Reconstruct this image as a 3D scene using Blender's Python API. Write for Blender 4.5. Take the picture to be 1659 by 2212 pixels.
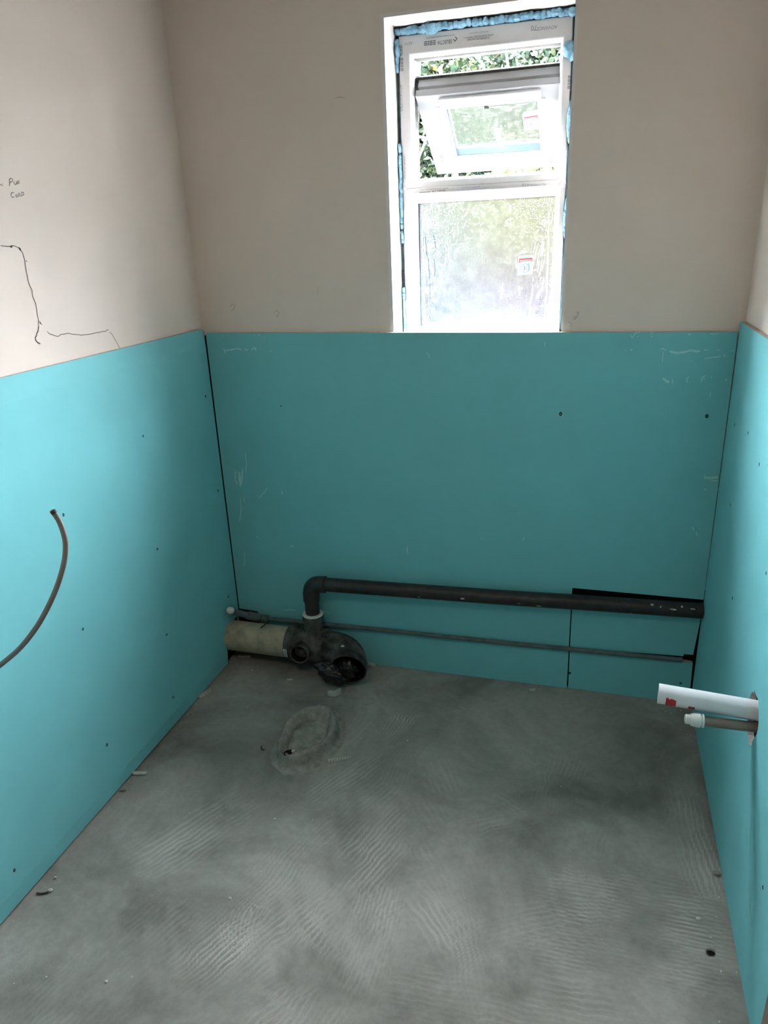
import bpy, bmesh, math, random
import numpy as np
from mathutils import Vector, Matrix, noise

for o in list(bpy.data.objects):
    bpy.data.objects.remove(o)
random.seed(7)
rng = np.random.default_rng(11)
C = bpy.context.scene.collection
SC = bpy.context.scene

# ------------------------------------------------------------------ camera
FPX = 1558.99
YAW, PITCH, ROLL = -0.29129173, -0.35922230, -0.04069020
CAM = Vector((1.23620, -2.16365, 1.44764))
_f = Vector((math.sin(YAW) * math.cos(PITCH), math.cos(YAW) * math.cos(PITCH), math.sin(PITCH)))
_r0 = Vector((math.cos(YAW), -math.sin(YAW), 0))
_u0 = _r0.cross(_f)
CR = math.cos(ROLL) * _r0 + math.sin(ROLL) * _u0
CU = -math.sin(ROLL) * _r0 + math.cos(ROLL) * _u0
cd = bpy.data.cameras.new('camera')
cd.sensor_fit = 'VERTICAL'
cd.sensor_height = 24.0
cd.sensor_width = 18.0
cd.lens = 24.0 * FPX / 2212.0
cd.clip_start = 0.02
cam = bpy.data.objects.new('camera', cd)
cam.matrix_world = Matrix(((CR.x, CU.x, -_f.x, CAM.x), (CR.y, CU.y, -_f.y, CAM.y), (CR.z, CU.z, -_f.z, CAM.z), (0, 0, 0, 1)))
C.objects.link(cam)
SC.camera = cam

# ------------------------------------------------------------------ sky, lamps, exposure
w = bpy.data.worlds.new('sky')
SC.world = w
w.use_nodes = True
bg = w.node_tree.nodes['Background']
bg.inputs[0].default_value = (0.93, 0.97, 1.03, 1)      # bright, evenly overcast sky
bg.inputs[1].default_value = 405.0
la = bpy.data.lights.new('ceiling_lamp_light', 'AREA')   # the room's own ceiling light, above and behind the photographer
la.shape = 'DISK'
la.size = 0.36
la.energy = 7.5
la.color = (1.0, 0.80, 0.60)
lo = bpy.data.objects.new('ceiling_lamp_light', la)
lo.location = (0.85, -2.15, 2.34)
C.objects.link(lo)
lp = bpy.data.lights.new('window_portal', 'AREA')        # sampling portal only: gives off no light of its own
lp.shape = 'RECTANGLE'
lp.size = 0.50
lp.size_y = 0.86
lp.cycles.is_portal = True
po = bpy.data.objects.new('window_portal', lp)
po.location = (0.885, 0.214, 1.58)
po.rotation_euler = (math.radians(-90), 0, 0)
C.objects.link(po)
SC.view_settings.view_transform = 'Standard'
SC.view_settings.look = 'None'
SC.view_settings.gamma = 1.0
SC.view_settings.use_curve_mapping = False
SC.view_settings.exposure = 0.0
SC.cycles.use_guiding = True
SC.cycles.use_surface_guiding = True
SC.cycles.guiding_training_samples = 64
SC.cycles.max_bounces = 9
SC.cycles.diffuse_bounces = 4
SC.cycles.transmission_bounces = 8
SC.cycles.transparent_max_bounces = 8
SC.cycles.caustics_refractive = True
SC.cycles.caustics_reflective = False
SC.cycles.sample_clamp_indirect = 200.0


def ray_to(px, py, axis, val):
    """the point of a real plane (x, y or z = val) that lies at a pixel of the photograph"""
    d = CR * ((px - 829.5) / FPX) - CU * ((py - 1106) / FPX) + _f
    t = (val - CAM[axis]) / d[axis]
    return CAM + d * t


# ------------------------------------------------------------------ materials
def mat(name, col, rough=0.6, spec=0.3, metal=0.0, var=0.0, vscale=8.0, bump=0.0, bscale=60.0, col2=None, detail=5.0, trans=0.0, ior=1.45, lo=0.35, hi=0.65):
    m = bpy.data.materials.new(name)
    m.use_nodes = True
    nt = m.node_tree
    b = nt.nodes['Principled BSDF']
    b.inputs['Base Color'].default_value = (*col, 1)
    b.inputs['Roughness'].default_value = rough
    b.inputs['Specular IOR Level'].default_value = spec
    b.inputs['Metallic'].default_value = metal
    b.inputs['Transmission Weight'].default_value = trans
    b.inputs['IOR'].default_value = ior
    tc = nt.nodes.new('ShaderNodeTexCoord')
    if col2 is not None or var > 0:
        n = nt.nodes.new('ShaderNodeTexNoise')
        n.inputs['Scale'].default_value = vscale
        n.inputs['Detail'].default_value = detail
        n.inputs['Roughness'].default_value = 0.6
        nt.links.new(tc.outputs['Object'], n.inputs['Vector'])
        r = nt.nodes.new('ShaderNodeValToRGB')
        c2 = col2 if col2 is not None else tuple(c * (1 - var) for c in col)
        r.color_ramp.elements[0].position = lo
        r.color_ramp.elements[0].color = (*c2, 1)
        r.color_ramp.elements[1].position = hi
        r.color_ramp.elements[1].color = (*col, 1)
        nt.links.new(n.outputs['Fac'], r.inputs['Fac'])
        nt.links.new(r.outputs['Color'], b.inputs['Base Color'])
    if bump > 0:
        n2 = nt.nodes.new('ShaderNodeTexNoise')
        n2.inputs['Scale'].default_value = bscale
        n2.inputs['Detail'].default_value = 6
        nt.links.new(tc.outputs['Object'], n2.inputs['Vector'])
        bp = nt.nodes.new('ShaderNodeBump')
        bp.inputs['Strength'].default_value = bump
        bp.inputs['Distance'].default_value = 0.003
        nt.links.new(n2.outputs['Fac'], bp.inputs['Height'])
        nt.links.new(bp.outputs['Normal'], b.inputs['Normal'])
    return m


M = {}
M['plaster'] = mat('skim_plaster', (0.86, 0.765, 0.695), 0.75, 0.0, var=0.05, vscale=2.5, bump=0.06, bscale=30)
M['darkwall'] = mat('darkened_wall', (0.16, 0.15, 0.135), 0.9, 0.1, var=0.2, vscale=6)  # unseen front wall, darkened to weaken the bounced fill
M['cladding'] = mat('added_dark_cladding', (0.050, 0.032, 0.026), 0.9, 0.1, var=0.3, vscale=12)  # for the skin added outside, dark to limit bounce
M['reveal'] = mat('reveal_plaster', (0.86, 0.82, 0.80), 0.7, 0.2, var=0.05, vscale=14, bump=0.1, bscale=50)
M['ceiling'] = mat('darkened_ceiling', (0.38, 0.36, 0.33), 0.8, 0.2)  # unseen ceiling, darkened so less light bounces back down
M['teal'] = mat('teal_board_paper', (0.210, 0.605, 0.655), 0.62, 0.3, var=0.05, vscale=5.0, bump=0.03, bscale=400)
M['core'] = mat('gypsum_core', (0.62, 0.60, 0.55), 0.9, 0.0, var=0.2, vscale=80, bump=0.4, bscale=200)
M['smear'] = mat('plaster_smear', (0.52, 0.84, 0.83), 0.85, 0.0, col2=(0.34, 0.72, 0.73), vscale=160)
M['pencil'] = mat('pencil_graphite', (0.24, 0.22, 0.20), 0.6, 0.3)
M['faint'] = mat('faint_pencil', (0.52, 0.47, 0.42), 0.7, 0.2)
M['crack'] = mat('crack_shadow_gap', (0.10, 0.08, 0.07), 0.9, 0.0)
M['void'] = mat('painted_hole_shade', (0.012, 0.013, 0.013), 0.9, 0.0)  # black stands in for the shade inside holes, bores and gaps
M['upvc'] = mat('white_upvc', (0.76, 0.76, 0.77), 0.35, 0.4)
M['rebate'] = mat('darkened_rebate', (0.10, 0.10, 0.095), 0.8, 0.1, var=0.4, vscale=40)  # white plastic darkened to cut the light it bounces onto the sash
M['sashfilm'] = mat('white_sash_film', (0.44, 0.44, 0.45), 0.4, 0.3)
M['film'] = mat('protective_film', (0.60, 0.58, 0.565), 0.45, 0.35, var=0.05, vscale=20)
M['gasket'] = mat('black_gasket', (0.03, 0.03, 0.028), 0.7, 0.2, col2=(0.10, 0.10, 0.08), vscale=60)
M['spacer'] = mat('grey_blue_spacer', (0.10, 0.15, 0.20), 0.5, 0.3)
M['ink'] = mat('black_print', (0.05, 0.05, 0.055), 0.6, 0.2)
M['inkblue'] = mat('blue_print', (0.10, 0.25, 0.50), 0.6, 0.2)
M['inkgrey'] = mat('grey_print', (0.22, 0.22, 0.23), 0.6, 0.2)
M['foam'] = mat('blue_expanding_foam', (0.27, 0.47, 0.60), 0.6, 0.2, col2=(0.13, 0.28, 0.38), vscale=45, bump=0.5, bscale=120)
M['blackpipe'] = mat('black_waste_plastic', (0.018, 0.020, 0.021), 0.42, 0.45, col2=(0.035, 0.037, 0.036), vscale=30, bump=0.05, bscale=120)
M['blackdusty'] = mat('dusty_black_plastic', (0.120, 0.124, 0.115), 0.65, 0.3, col2=(0.020, 0.022, 0.022), vscale=22, bump=0.1, bscale=90)
M['clay'] = mat('dusty_beige_pipe', (0.54, 0.48, 0.35), 0.75, 0.2, col2=(0.32, 0.29, 0.22), vscale=16, bump=0.15, bscale=80)
M['seal'] = mat('white_seal', (0.75, 0.75, 0.73), 0.5, 0.3)
M['greypipe'] = mat('dusty_grey_pipe', (0.135, 0.175, 0.185), 0.55, 0.4, col2=(0.09, 0.12, 0.125), vscale=40)
M['cap'] = mat('white_pushfit_plastic', (0.80, 0.80, 0.77), 0.4, 0.4, var=0.08, vscale=60)
M['wpipe'] = mat('white_waste_plastic', (0.80, 0.80, 0.84), 0.35, 0.4, var=0.05, vscale=20)
M['red'] = mat('red_sticker', (0.50, 0.03, 0.035), 0.5, 0.3)
M['copper'] = mat('tarnished_copper', (0.36, 0.20, 0.15), 0.45, 0.5, metal=0.6, col2=(0.20, 0.19, 0.165), vscale=55, bump=0.1, bscale=100)
M['cable'] = mat('grey_cable_sheath', (0.235, 0.215, 0.205), 0.55, 0.3)
M['bag'] = mat('black_polythene', (0.012, 0.014, 0.015), 0.28, 0.6, bump=0.4, bscale=60)
M['labelwhite'] = mat('white_label', (0.62, 0.62, 0.60), 0.6, 0.2)
M['cement'] = mat('rough_cement', (0.36, 0.35, 0.325), 0.9, 0.0, col2=(0.225, 0.22, 0.20), vscale=40, bump=0.5, bscale=110)
M['chip'] = mat('white_plaster_chip', (0.72, 0.72, 0.68), 0.85, 0.0, var=0.2, vscale=80)
M['chipgrey'] = mat('dusty_foam_scrap', (0.56, 0.58, 0.55), 0.9, 0.0, var=0.25, vscale=60)
M['steel'] = mat('dark_screw_steel', (0.010, 0.012, 0.012), 0.6, 0.2)
M['stickerblue'] = mat('pale_blue_sticker', (0.50, 0.68, 0.86), 0.5, 0.3)
M['stickerring'] = mat('blue_ring_print', (0.16, 0.36, 0.62), 0.5, 0.3)
M['stickerwhite'] = mat('white_sticker', (0.80, 0.86, 0.92), 0.5, 0.3)
M['stickerred'] = mat('red_sticker_band', (0.85, 0.06, 0.06), 0.5, 0.3)
M['bark'] = mat('bark', (0.05, 0.04, 0.03), 0.9, 0.1, var=0.4, vscale=20)
M['soil'] = mat('garden_paving', (0.17, 0.165, 0.155), 0.9, 0.1, var=0.4, vscale=3)
M['pinkgravel'] = mat('pinkish_brick', (0.46, 0.28, 0.34), 0.9, 0.1, var=0.2, vscale=9)
M['darkhall'] = mat('dark_hall_paint', (0.07, 0.055, 0.045), 0.9, 0.1)
for nm, c, c2 in (('leafa', (0.0060, 0.0109, 0.0045), (0.0023, 0.0056, 0.0024)), ('leafb', (0.0100, 0.0134, 0.0042), (0.0045, 0.0084, 0.0033)), ('leafc', (0.0049, 0.0100, 0.0063), (0.0023, 0.0056, 0.0036)), ('leafd', (0.0167, 0.0084, 0.0036), (0.0124, 0.0109, 0.0033))):
    m_ = mat('leaf_' + nm, c, 0.6, 0.2, col2=c2, vscale=9)
    M[nm] = m_


M['leafy'] = mat('leaf_yellow', (0.0201, 0.0184, 0.0070), 0.6, 0.2, col2=(0.0135, 0.0146, 0.0047), vscale=9)
M['bed'] = mat('added_dark_bed', (0.0084, 0.0073, 0.0062), 0.95, 0.1, var=0.4, vscale=12)  # for the sheet added outside, near-black to limit bounce
M['leafg'] = mat('leaf_grey', (0.0255, 0.0297, 0.0338), 0.6, 0.2, col2=(0.0168, 0.0212, 0.0244), vscale=9)
M['petal'] = mat('mauve_petals', (0.0239, 0.0146, 0.0276), 0.6, 0.2, col2=(0.0161, 0.0114, 0.0231), vscale=9)


def thin_leaf(m):
    """leaf blades let light through: half of the diffuse light is transmitted"""
    nt = m.node_tree
    b = nt.nodes['Principled BSDF']
    out = nt.nodes['Material Output']
    tr = nt.nodes.new('ShaderNodeBsdfTranslucent')
    mixn = nt.nodes.new('ShaderNodeMixShader')
    mixn.inputs[0].default_value = 0.5
    if b.inputs['Base Color'].links:
        nt.links.new(b.inputs['Base Color'].links[0].from_socket, tr.inputs['Color'])
    nt.links.new(b.outputs[0], mixn.inputs[1])
    nt.links.new(tr.outputs[0], mixn.inputs[2])
    nt.links.new(mixn.outputs[0], out.inputs['Surface'])


for nm in ('leafa', 'leafb', 'leafc', 'leafd', 'leafy', 'leafg', 'petal'):
    thin_leaf(M[nm])


def glass_mat(name, tint, rough, scale, strength, dist=0.002):
    m = bpy.data.materials.new(name)
    m.use_nodes = True
    nt = m.node_tree
    b = nt.nodes['Principled BSDF']
    b.inputs['Base Color'].default_value = (*tint, 1)
    b.inputs['Transmission Weight'].default_value = 1.0
    b.inputs['Roughness'].default_value = rough
    b.inputs['IOR'].default_value = 1.45
    tc = nt.nodes.new('ShaderNodeTexCoord')
    n = nt.nodes.new('ShaderNodeTexNoise')
    n.inputs['Scale'].default_value = scale
    n.inputs['Detail'].default_value = 2.0
    nt.links.new(tc.outputs['Object'], n.inputs['Vector'])
    bp = nt.nodes.new('ShaderNodeBump')
    bp.inputs['Strength'].default_value = strength
    bp.inputs['Distance'].default_value = dist
    nt.links.new(n.outputs['Fac'], bp.inputs['Height'])
    nt.links.new(bp.outputs['Normal'], b.inputs['Normal'])
    return m


M['obscure'] = glass_mat('obscured_glass', (0.985, 0.99, 0.995), 0.055, 240.0, 0.9)
M['obscure2'] = glass_mat('obscured_glass_sash', (0.95, 0.98, 0.99), 0.04, 120.0, 0.42)


# ------------------------------------------------------------------ mesh helpers
def link(name, me, mats=None, parent=None, smooth=False):
    o = bpy.data.objects.new(name, me)
    C.objects.link(o)
    if mats is not None:
        for mm in (mats if isinstance(mats, (list, tuple)) else [mats]):
            me.materials.append(mm)
    if parent is not None:
        o.parent = parent
        o.matrix_parent_inverse = parent.matrix_world.inverted()
    if smooth:
        me.polygons.foreach_set('use_smooth', [True] * len(me.polygons))
    return o


def mesh(name, vs, fs, mats=None, parent=None, smooth=False, midx=None):
    me = bpy.data.meshes.new(name)
    me.from_pydata([tuple(v) for v in vs], [], fs)
    me.update()
    o = link(name, me, mats, parent, smooth)
    if midx is not None:
        me.polygons.foreach_set('material_index', midx)
    return o


def bm_obj(name, bm, mats=None, parent=None, smooth=False):
    bmesh.ops.recalc_face_normals(bm, faces=bm.faces)
    me = bpy.data.meshes.new(name)
    bm.to_mesh(me)
    bm.free()
    return link(name, me, mats, parent, smooth)


def tag(o, label, cat, group=None, kind=None):
    o['label'] = label
    o['category'] = cat
    if group:
        o['group'] = group
    if kind:
        o['kind'] = kind
    return o


def empty(name, loc, label, cat, group=None, kind=None):
    o = bpy.data.objects.new(name, None)
    o.empty_display_size = 0.05
    o.location = loc
    C.objects.link(o)
    o.matrix_world = Matrix.Translation(loc)
    return tag(o, label, cat, group, kind)


class MB:
    def __init__(s):
        s.v, s.f, s.m = [], [], []

    def add(s, vs, fs, mi=0):
        n = len(s.v)
        s.v += [tuple(v) for v in vs]
        s.f += [tuple(i + n for i in f) for f in fs]
        s.m += [mi] * len(fs)

    def box(s, a, b, mi=0):
        (x0, y0, z0), (x1, y1, z1) = a, b
        s.add([(x0, y0, z0), (x1, y0, z0), (x1, y1, z0), (x0, y1, z0), (x0, y0, z1), (x1, y0, z1), (x1, y1, z1), (x0, y1, z1)],
              [(0, 3, 2, 1), (4, 5, 6, 7), (0, 1, 5, 4), (1, 2, 6, 5), (2, 3, 7, 6), (3, 0, 4, 7)], mi)

    def build(s, name, mats, parent=None, smooth=False):
        return mesh(name, s.v, s.f, mats, parent, smooth, s.m)


def frame_at(d, up=Vector((0, 0, 1))):
    d = Vector(d).normalized()
    if abs(d.dot(up)) > 0.95:
        up = Vector((0, 1, 0))
    a = d.cross(up).normalized()
    return a, a.cross(d).normalized() * -1, d


def tube(path, rad, seg=20, caps=True, inner=None, mb=None, mi=0):
    """round tube along a path (parallel transport); inner = bore radius leaves the ends open"""
    P = [Vector(p) for p in path]
    n = len(P)
    R = rad if isinstance(rad, (list, tuple)) else [rad] * n
    mb = mb or MB()
    T = []
    for i in range(n):
        t = (P[min(i + 1, n - 1)] - P[max(i - 1, 0)])
        if t.length < 1e-9:
            t = T[-1] if T else Vector((0, 0, 1))
        T.append(t.normalized())
    a = frame_at(T[0])[0]
    vs, fs = [], []
    for i in range(n):
        a = (a - T[i] * a.dot(T[i])).normalized()
        b = T[i].cross(a)
        for k in range(seg):
            th = 2 * math.pi * k / seg
            vs.append(P[i] + (a * math.cos(th) + b * math.sin(th)) * R[i])
    for i in range(n - 1):
        for k in range(seg):
            k2 = (k + 1) % seg
            fs.append((i * seg + k, i * seg + k2, (i + 1) * seg + k2, (i + 1) * seg + k))
    if caps:
        fs.append(tuple(range(seg - 1, -1, -1)))
        fs.append(tuple((n - 1) * seg + k for k in range(seg)))
    mb.add(vs, fs, mi)
    return mb


def lathe(origin, d, prof, seg=28, mb=None, mi=0, caps=True):
    """profile [(s along axis, radius)] revolved about the axis d"""
    a, b, d = frame_at(d)
    O = Vector(origin)
    mb = mb or MB()
    vs, fs = [], []
    for s_, r in prof:
        for k in range(seg):
            th = 2 * math.pi * k / seg
            vs.append(O + d * s_ + (a * math.cos(th) + b * math.sin(th)) * max(r, 1e-5))
    for i in range(len(prof) - 1):
        for k in range(seg):
            k2 = (k + 1) % seg
            fs.append((i * seg + k, i * seg + k2, (i + 1) * seg + k2, (i + 1) * seg + k))
    if caps:
        fs.append(tuple(range(seg - 1, -1, -1)))
        fs.append(tuple((len(prof) - 1) * seg + k for k in range(seg)))
    mb.add(vs, fs, mi)
    return mb


def fix_normals(o):
    bm = bmesh.new()
    bm.from_mesh(o.data)
    bmesh.ops.recalc_face_normals(bm, faces=bm.faces)
    bm.to_mesh(o.data)
    bm.free()
    return o


def shade(o, ang=35):
    o.data.polygons.foreach_set('use_smooth', [True] * len(o.data.polygons))
    o.data.set_sharp_from_angle(angle=math.radians(ang))
    return o


def ring_faces(loops):
    """quads between successive rectangular loops of four points (mitred frame)"""
    vs, fs = [], []
    for L in loops:
        vs += L
    for i in range(len(loops) - 1):
        for k in range(4):
            k2 = (k + 1) % 4
            fs.append((i * 4 + k, i * 4 + k2, (i + 1) * 4 + k2, (i + 1) * 4 + k))
    return vs, fs


def ribbons(strokes, width, nrm, name, m, parent, lift=0.0006, kind=None):
    """flat pencil, plaster or ink strokes lying on a surface: strokes are lists of points"""
    mb = MB()
    n = Vector(nrm).normalized()
    for st in strokes:
        pts = [Vector(p) for p in st[0]] if isinstance(st, tuple) else [Vector(p) for p in st]
        wd = st[1] if isinstance(st, tuple) else width
        vs = []
        for i, p in enumerate(pts):
            t = pts[min(i + 1, len(pts) - 1)] - pts[max(i - 1, 0)]
            sd = t.cross(n)
            sd = sd.normalized() if sd.length > 1e-9 else Vector((1, 0, 0))
            k = 1.0 if 0 < i < len(pts) - 1 else 0.5
            vs += [p + n * lift + sd * wd * 0.5 * k, p + n * lift - sd * wd * 0.5 * k]
        mb.add(vs, [(2 * i, 2 * i + 1, 2 * i + 3, 2 * i + 2) for i in range(len(pts) - 1)])
    o = mb.build(name, m, parent)
    if kind:
        o['kind'] = kind
    return o


def pxs(pts, axis, val):
    return [ray_to(x, y, axis, val) for x, y in pts]


_tcache = {}


def text_mesh(s):
    if s not in _tcache:
        cu = bpy.data.curves.new('t', 'FONT')
        cu.body = s
        cu.size = 1.0
        cu.resolution_u = 2
        ob = bpy.data.objects.new('t', cu)
        C.objects.link(ob)
        dg = bpy.context.evaluated_depsgraph_get()
        dg.update()
        me = bpy.data.meshes.new_from_object(ob.evaluated_get(dg))
        vs = np.array([tuple(v.co) for v in me.vertices])
        fs = [tuple(p.vertices) for p in me.polygons]
        bpy.data.objects.remove(ob)
        bpy.data.curves.remove(cu)
        bpy.data.meshes.remove(me)
        _tcache[s] = (vs, fs)
    return _tcache[s]


def put_text(mb, s, origin, right, up, length, height, mi=0, align='l'):
    """lettering of a given length and cap height lying in the plane (right, up)"""
    if s == '~':                                    # print too small to read in the photo: a row of word-long dashes
        O, Rr, Uu = Vector(origin), Vector(right).normalized(), Vector(up).normalized()
        for a, b in ((0, .22), (.26, .52), (.55, .70), (.74, 1.0)):
            p = [O + Rr * length * a, O + Rr * length * b]
            mb.add([p[0], p[1], p[1] + Uu * height * .8, p[0] + Uu * height * .8], [(0, 1, 2, 3)], mi)
        return
    vs, fs = text_mesh(s)
    x0, x1 = vs[:, 0].min(), vs[:, 0].max()
    sx, sy = length / (x1 - x0), height / 0.70
    O, Rr, Uu = Vector(origin), Vector(right).normalized(), Vector(up).normalized()
    mb.add([O + Rr * ((v[0] - x0) * sx) + Uu * (v[1] * sy) for v in vs], fs, mi)


# ------------------------------------------------------------------ the room
W = 1.6015                 # board face to board face
XL, XR, YB = -0.0190, 1.6165, 0.0145     # plaster faces
ZC = 2.42
YF = -2.95
OX0, OX1, OZ0, OZ1 = 0.6355, 1.1360, 1.150, 2.0045     # opening in the plaster

# --- floor: screed with trowel ridges worked into it
GX0, GX1, GY0, GY1, GS = -0.02, 1.617, -1.62, 0.015, 0.0033
nx, ny = int((GX1 - GX0) / GS) + 1, int((GY1 - GY0) / GS) + 1
gx = np.linspace(GX0, GX1, nx)
gy = np.linspace(GY0, GY1, ny)
XX, YY = np.meshgrid(gx, gy)
H = np.zeros_like(XX)
TW = np.zeros_like(XX)


def smooth_noise(scale, seed, octv=3):
    out = np.zeros_like(XX)
    amp = 1.0
    r_ = np.random.default_rng(seed)
    for o_ in range(octv):
        g = r_.standard_normal((int(4 / scale) + 6, int(4 / scale) + 6))
        fx = (XX - GX0) / scale
        fy = (YY - GY0) / scale
        ix, iy = fx.astype(int), fy.astype(int)
        tx, ty = fx - ix, fy - iy
        tx, ty = tx * tx * (3 - 2 * tx), ty * ty * (3 - 2 * ty)
        out += amp * ((g[iy, ix] * (1 - tx) + g[iy, ix + 1] * tx) * (1 - ty) + (g[iy + 1, ix] * (1 - tx) + g[iy + 1, ix + 1] * tx) * ty)
        amp *= 0.5
        scale *= 0.5
    return out


nzw = smooth_noise(0.16, 3)
nzf = smooth_noise(0.03, 5)
nzl = smooth_noise(0.4, 9)
nzs = smooth_noise(0.09, 17)
H += nzl * 0.0005 + nzw * 0.0003 + nzf * 0.00008


def stroke(px, py, ang, ln, wd, lam, amp, curve=0.0):
    """a fan of trowel ridges centred on a floor point, running along ang (degrees from x)"""
    global H, TW
    c = ray_to(px, py, 2, 0.0)
    a = math.radians(ang)
    dx, dy = XX - c.x, YY - c.y
    s = dx * math.cos(a) + dy * math.sin(a)
    t = -dx * math.sin(a) + dy * math.cos(a) + curve * s * s
    env = np.exp(-(s / ln) ** 4) * np.exp(-(t / wd) ** 4) * np.clip(0.75 + 0.5 * nzw, 0.1, 1.4)
    ph = 2 * np.pi * t / lam + 2.4 * nzw + 0.8 * nzf
    env = env * np.clip(0.80 + 0.5 * nzs, 0.0, 1.4)
    rg = 0.5 + 0.5 * np.sin(ph)
    rg = rg ** 2 + 0.35 * np.sin(ph * 2.37 + 1.0)
    H = H + 1.3 * amp * env * rg
    TW = np.maximum(TW, env * np.clip(rg, 0, 1))


for a_ in ((1360, 1960, 2, .20, .10, .011, .0011), (1300, 2060, 4, .22, .06, .010, .0010), (1290, 1905, 1, .13, .05, .011, .0011),
           (640, 2010, 62, .16, .11, .014, .0014), (700, 2080, 78, .18, .11, .013, .0013), (570, 2150, 58, .12, .09, .013, .0015),
           (790, 2010, 92, .15, .07, .010, .0010), (800, 1840, 70, .17, .11, .013, .0011), (640, 1880, 74, .14, .10, .012, .0010),
           (760, 1760, 66, .16, .06, .014, .0010), (930, 1870, 125, .14, .05, .017, .0016), (960, 1800, 130, .12, .05, .019, .0016),
           (950, 1675, 118, .07, .05, .016, .0016), (1060, 1780, 28, .12, .05, .015, .0014), (1110, 1760, 150, .08, .04, .014, .0013),
           (1260, 1820, 80, .13, .06, .012, .0011, 1.2), (1220, 1700, 85, .10, .07, .013, .0007), (1120, 2000, 30, .10, .06, .014, .0010),
           (960, 1990, 135, .10, .06, .015, .0013), (1020, 2080, 110, .16, .05, .013, .0009), (860, 1570, 80, .07, .04, .012, .0008),
           (470, 2050, 66, .10, .08, .012, .0006), (520, 1990, 100, .09, .06, .009, .0010, 6.0), (250, 2080, 70, .16, .10, .014, .0004),
           (1000, 2170, 3, .14, .06, .013, .0011), (1180, 2150, 4, .16, .05, .013, .0010), (1500, 1820, 95, .16, .05, .013, .0005),
           (740, 1690, 60, .14, .05, .014, .0006), (880, 1640, 82, .10, .05, .013, .0009), (420, 1800, 60, .15, .08, .016, .0004)):
    stroke(*a_)
# smeared lumps and steps left by the float
for (px, py, rx, ry, hgt) in ((905, 1850, .035, .09, .0030), (850, 1900, .09, .07, .0013), (1090, 1790, .05, .035, .0026), (860, 1990, .07, .05, .0026),
                              (940, 2050, .06, .06, .0018), (700, 1960, .07, .035, -.0022), (1140, 1930, .10, .05, .0010), (1000, 1680, .05, .04, .0020),
                              (590, 2010, .05, .05, -.0024), (530, 1960, .06, .04, .0020), (1070, 2110, .05, .04, .0016), (560, 2120, .05, .05, .0016)):
    c = ray_to(px, py, 2, 0)
    dd = ((XX - c.x) / rx) ** 2 + ((YY - c.y) / ry) ** 2 + 0.5 * nzw
    e = 1 / (1 + np.exp((dd - 1) * 5))
    H += hgt * e * (1 + 0.5 * nzf)
# edges of the screed fall a little rough against the boards, and a drill hole near the right board
hole = ray_to(1536, 2058, 2, 0)
dh = np.hypot((XX - hole.x), (YY - hole.y) * 1.0)
H -= 0.012 * (dh < 0.009) + 0.0008 * np.exp(-((dh - 0.03) / 0.008) ** 2)
H = np.clip(H, -0.02, 0.004) - 0.0012
vs = np.stack([XX.ravel(), YY.ravel(), H.ravel()], 1)
ii = np.arange(nx * ny).reshape(ny, nx)
fs = np.stack([ii[:-1, :-1].ravel(), ii[:-1, 1:].ravel(), ii[1:, 1:].ravel(), ii[1:, :-1].ravel()], 1)
me = bpy.data.meshes.new('floor')
me.vertices.add(len(vs))
me.vertices.foreach_set('co', vs.ravel())
me.loops.add(fs.size)
me.loops.foreach_set('vertex_index', fs.ravel())
me.polygons.add(len(fs))
me.polygons.foreach_set('loop_start', np.arange(0, fs.size, 4))
me.polygons.foreach_set('loop_total', np.full(len(fs), 4))
at = me.attributes.new('trowel', 'FLOAT', 'POINT')
at.data.foreach_set('value', TW.ravel().astype(np.float32))
me.update(calc_edges=True)
mf = bpy.data.materials.new('grey_screed')
mf.use_nodes = True
nt = mf.node_tree
b = nt.nodes['Principled BSDF']
b.inputs['Roughness'].default_value = 1.0
b.inputs['Specular IOR Level'].default_value = 0.0
tc = nt.nodes.new('ShaderNodeTexCoord')


def noise_node(scale, detail=6, rough=0.6, dist=0.0):
    n = nt.nodes.new('ShaderNodeTexNoise')
    n.inputs['Scale'].default_value = scale
    n.inputs['Detail'].default_value = detail
    n.inputs['Roughness'].default_value = rough
    n.inputs['Distortion'].default_value = dist
    nt.links.new(tc.outputs['Object'], n.inputs['Vector'])
    return n


n1 = noise_node(2.6, 7, 0.62, 0.6)
r1 = nt.nodes.new('ShaderNodeValToRGB')
r1.color_ramp.elements[0].position = 0.36
r1.color_ramp.elements[0].color = (0.200, 0.193, 0.178, 1)
r1.color_ramp.elements[1].position = 0.62
r1.color_ramp.elements[1].color = (0.385, 0.374, 0.348, 1)
nt.links.new(n1.outputs['Fac'], r1.inputs['Fac'])
n2 = noise_node(45, 4, 0.7)
mx = nt.nodes.new('ShaderNodeMixRGB')
mx.blend_type = 'OVERLAY'
mx.inputs['Fac'].default_value = 0.22
nt.links.new(r1.outputs['Color'], mx.inputs['Color1'])
nt.links.new(n2.outputs['Fac'], mx.inputs['Color2'])
an = nt.nodes.new('ShaderNodeAttribute')
an.attribute_name = 'trowel'
mm_ = nt.nodes.new('ShaderNodeMath')
mm_.operation = 'MULTIPLY'
mm_.inputs[1].default_value = 0.60
nt.links.new(an.outputs['Fac'], mm_.inputs[0])
mx2 = nt.nodes.new('ShaderNodeMixRGB')
mx2.inputs['Color2'].default_value = (0.52, 0.505, 0.47, 1)
nt.links.new(mm_.outputs[0], mx2.inputs['Fac'])
nt.links.new(mx.outputs['Color'], mx2.inputs['Color1'])
nt.links.new(mx2.outputs['Color'], b.inputs['Base Color'])
n3 = noise_node(150, 5, 0.7)
bp = nt.nodes.new('ShaderNodeBump')
bp.inputs['Strength'].default_value = 0.25
bp.inputs['Distance'].default_value = 0.002
nt.links.new(n3.outputs['Fac'], bp.inputs['Height'])
nt.links.new(bp.outputs['Normal'], b.inputs['Normal'])
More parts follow.
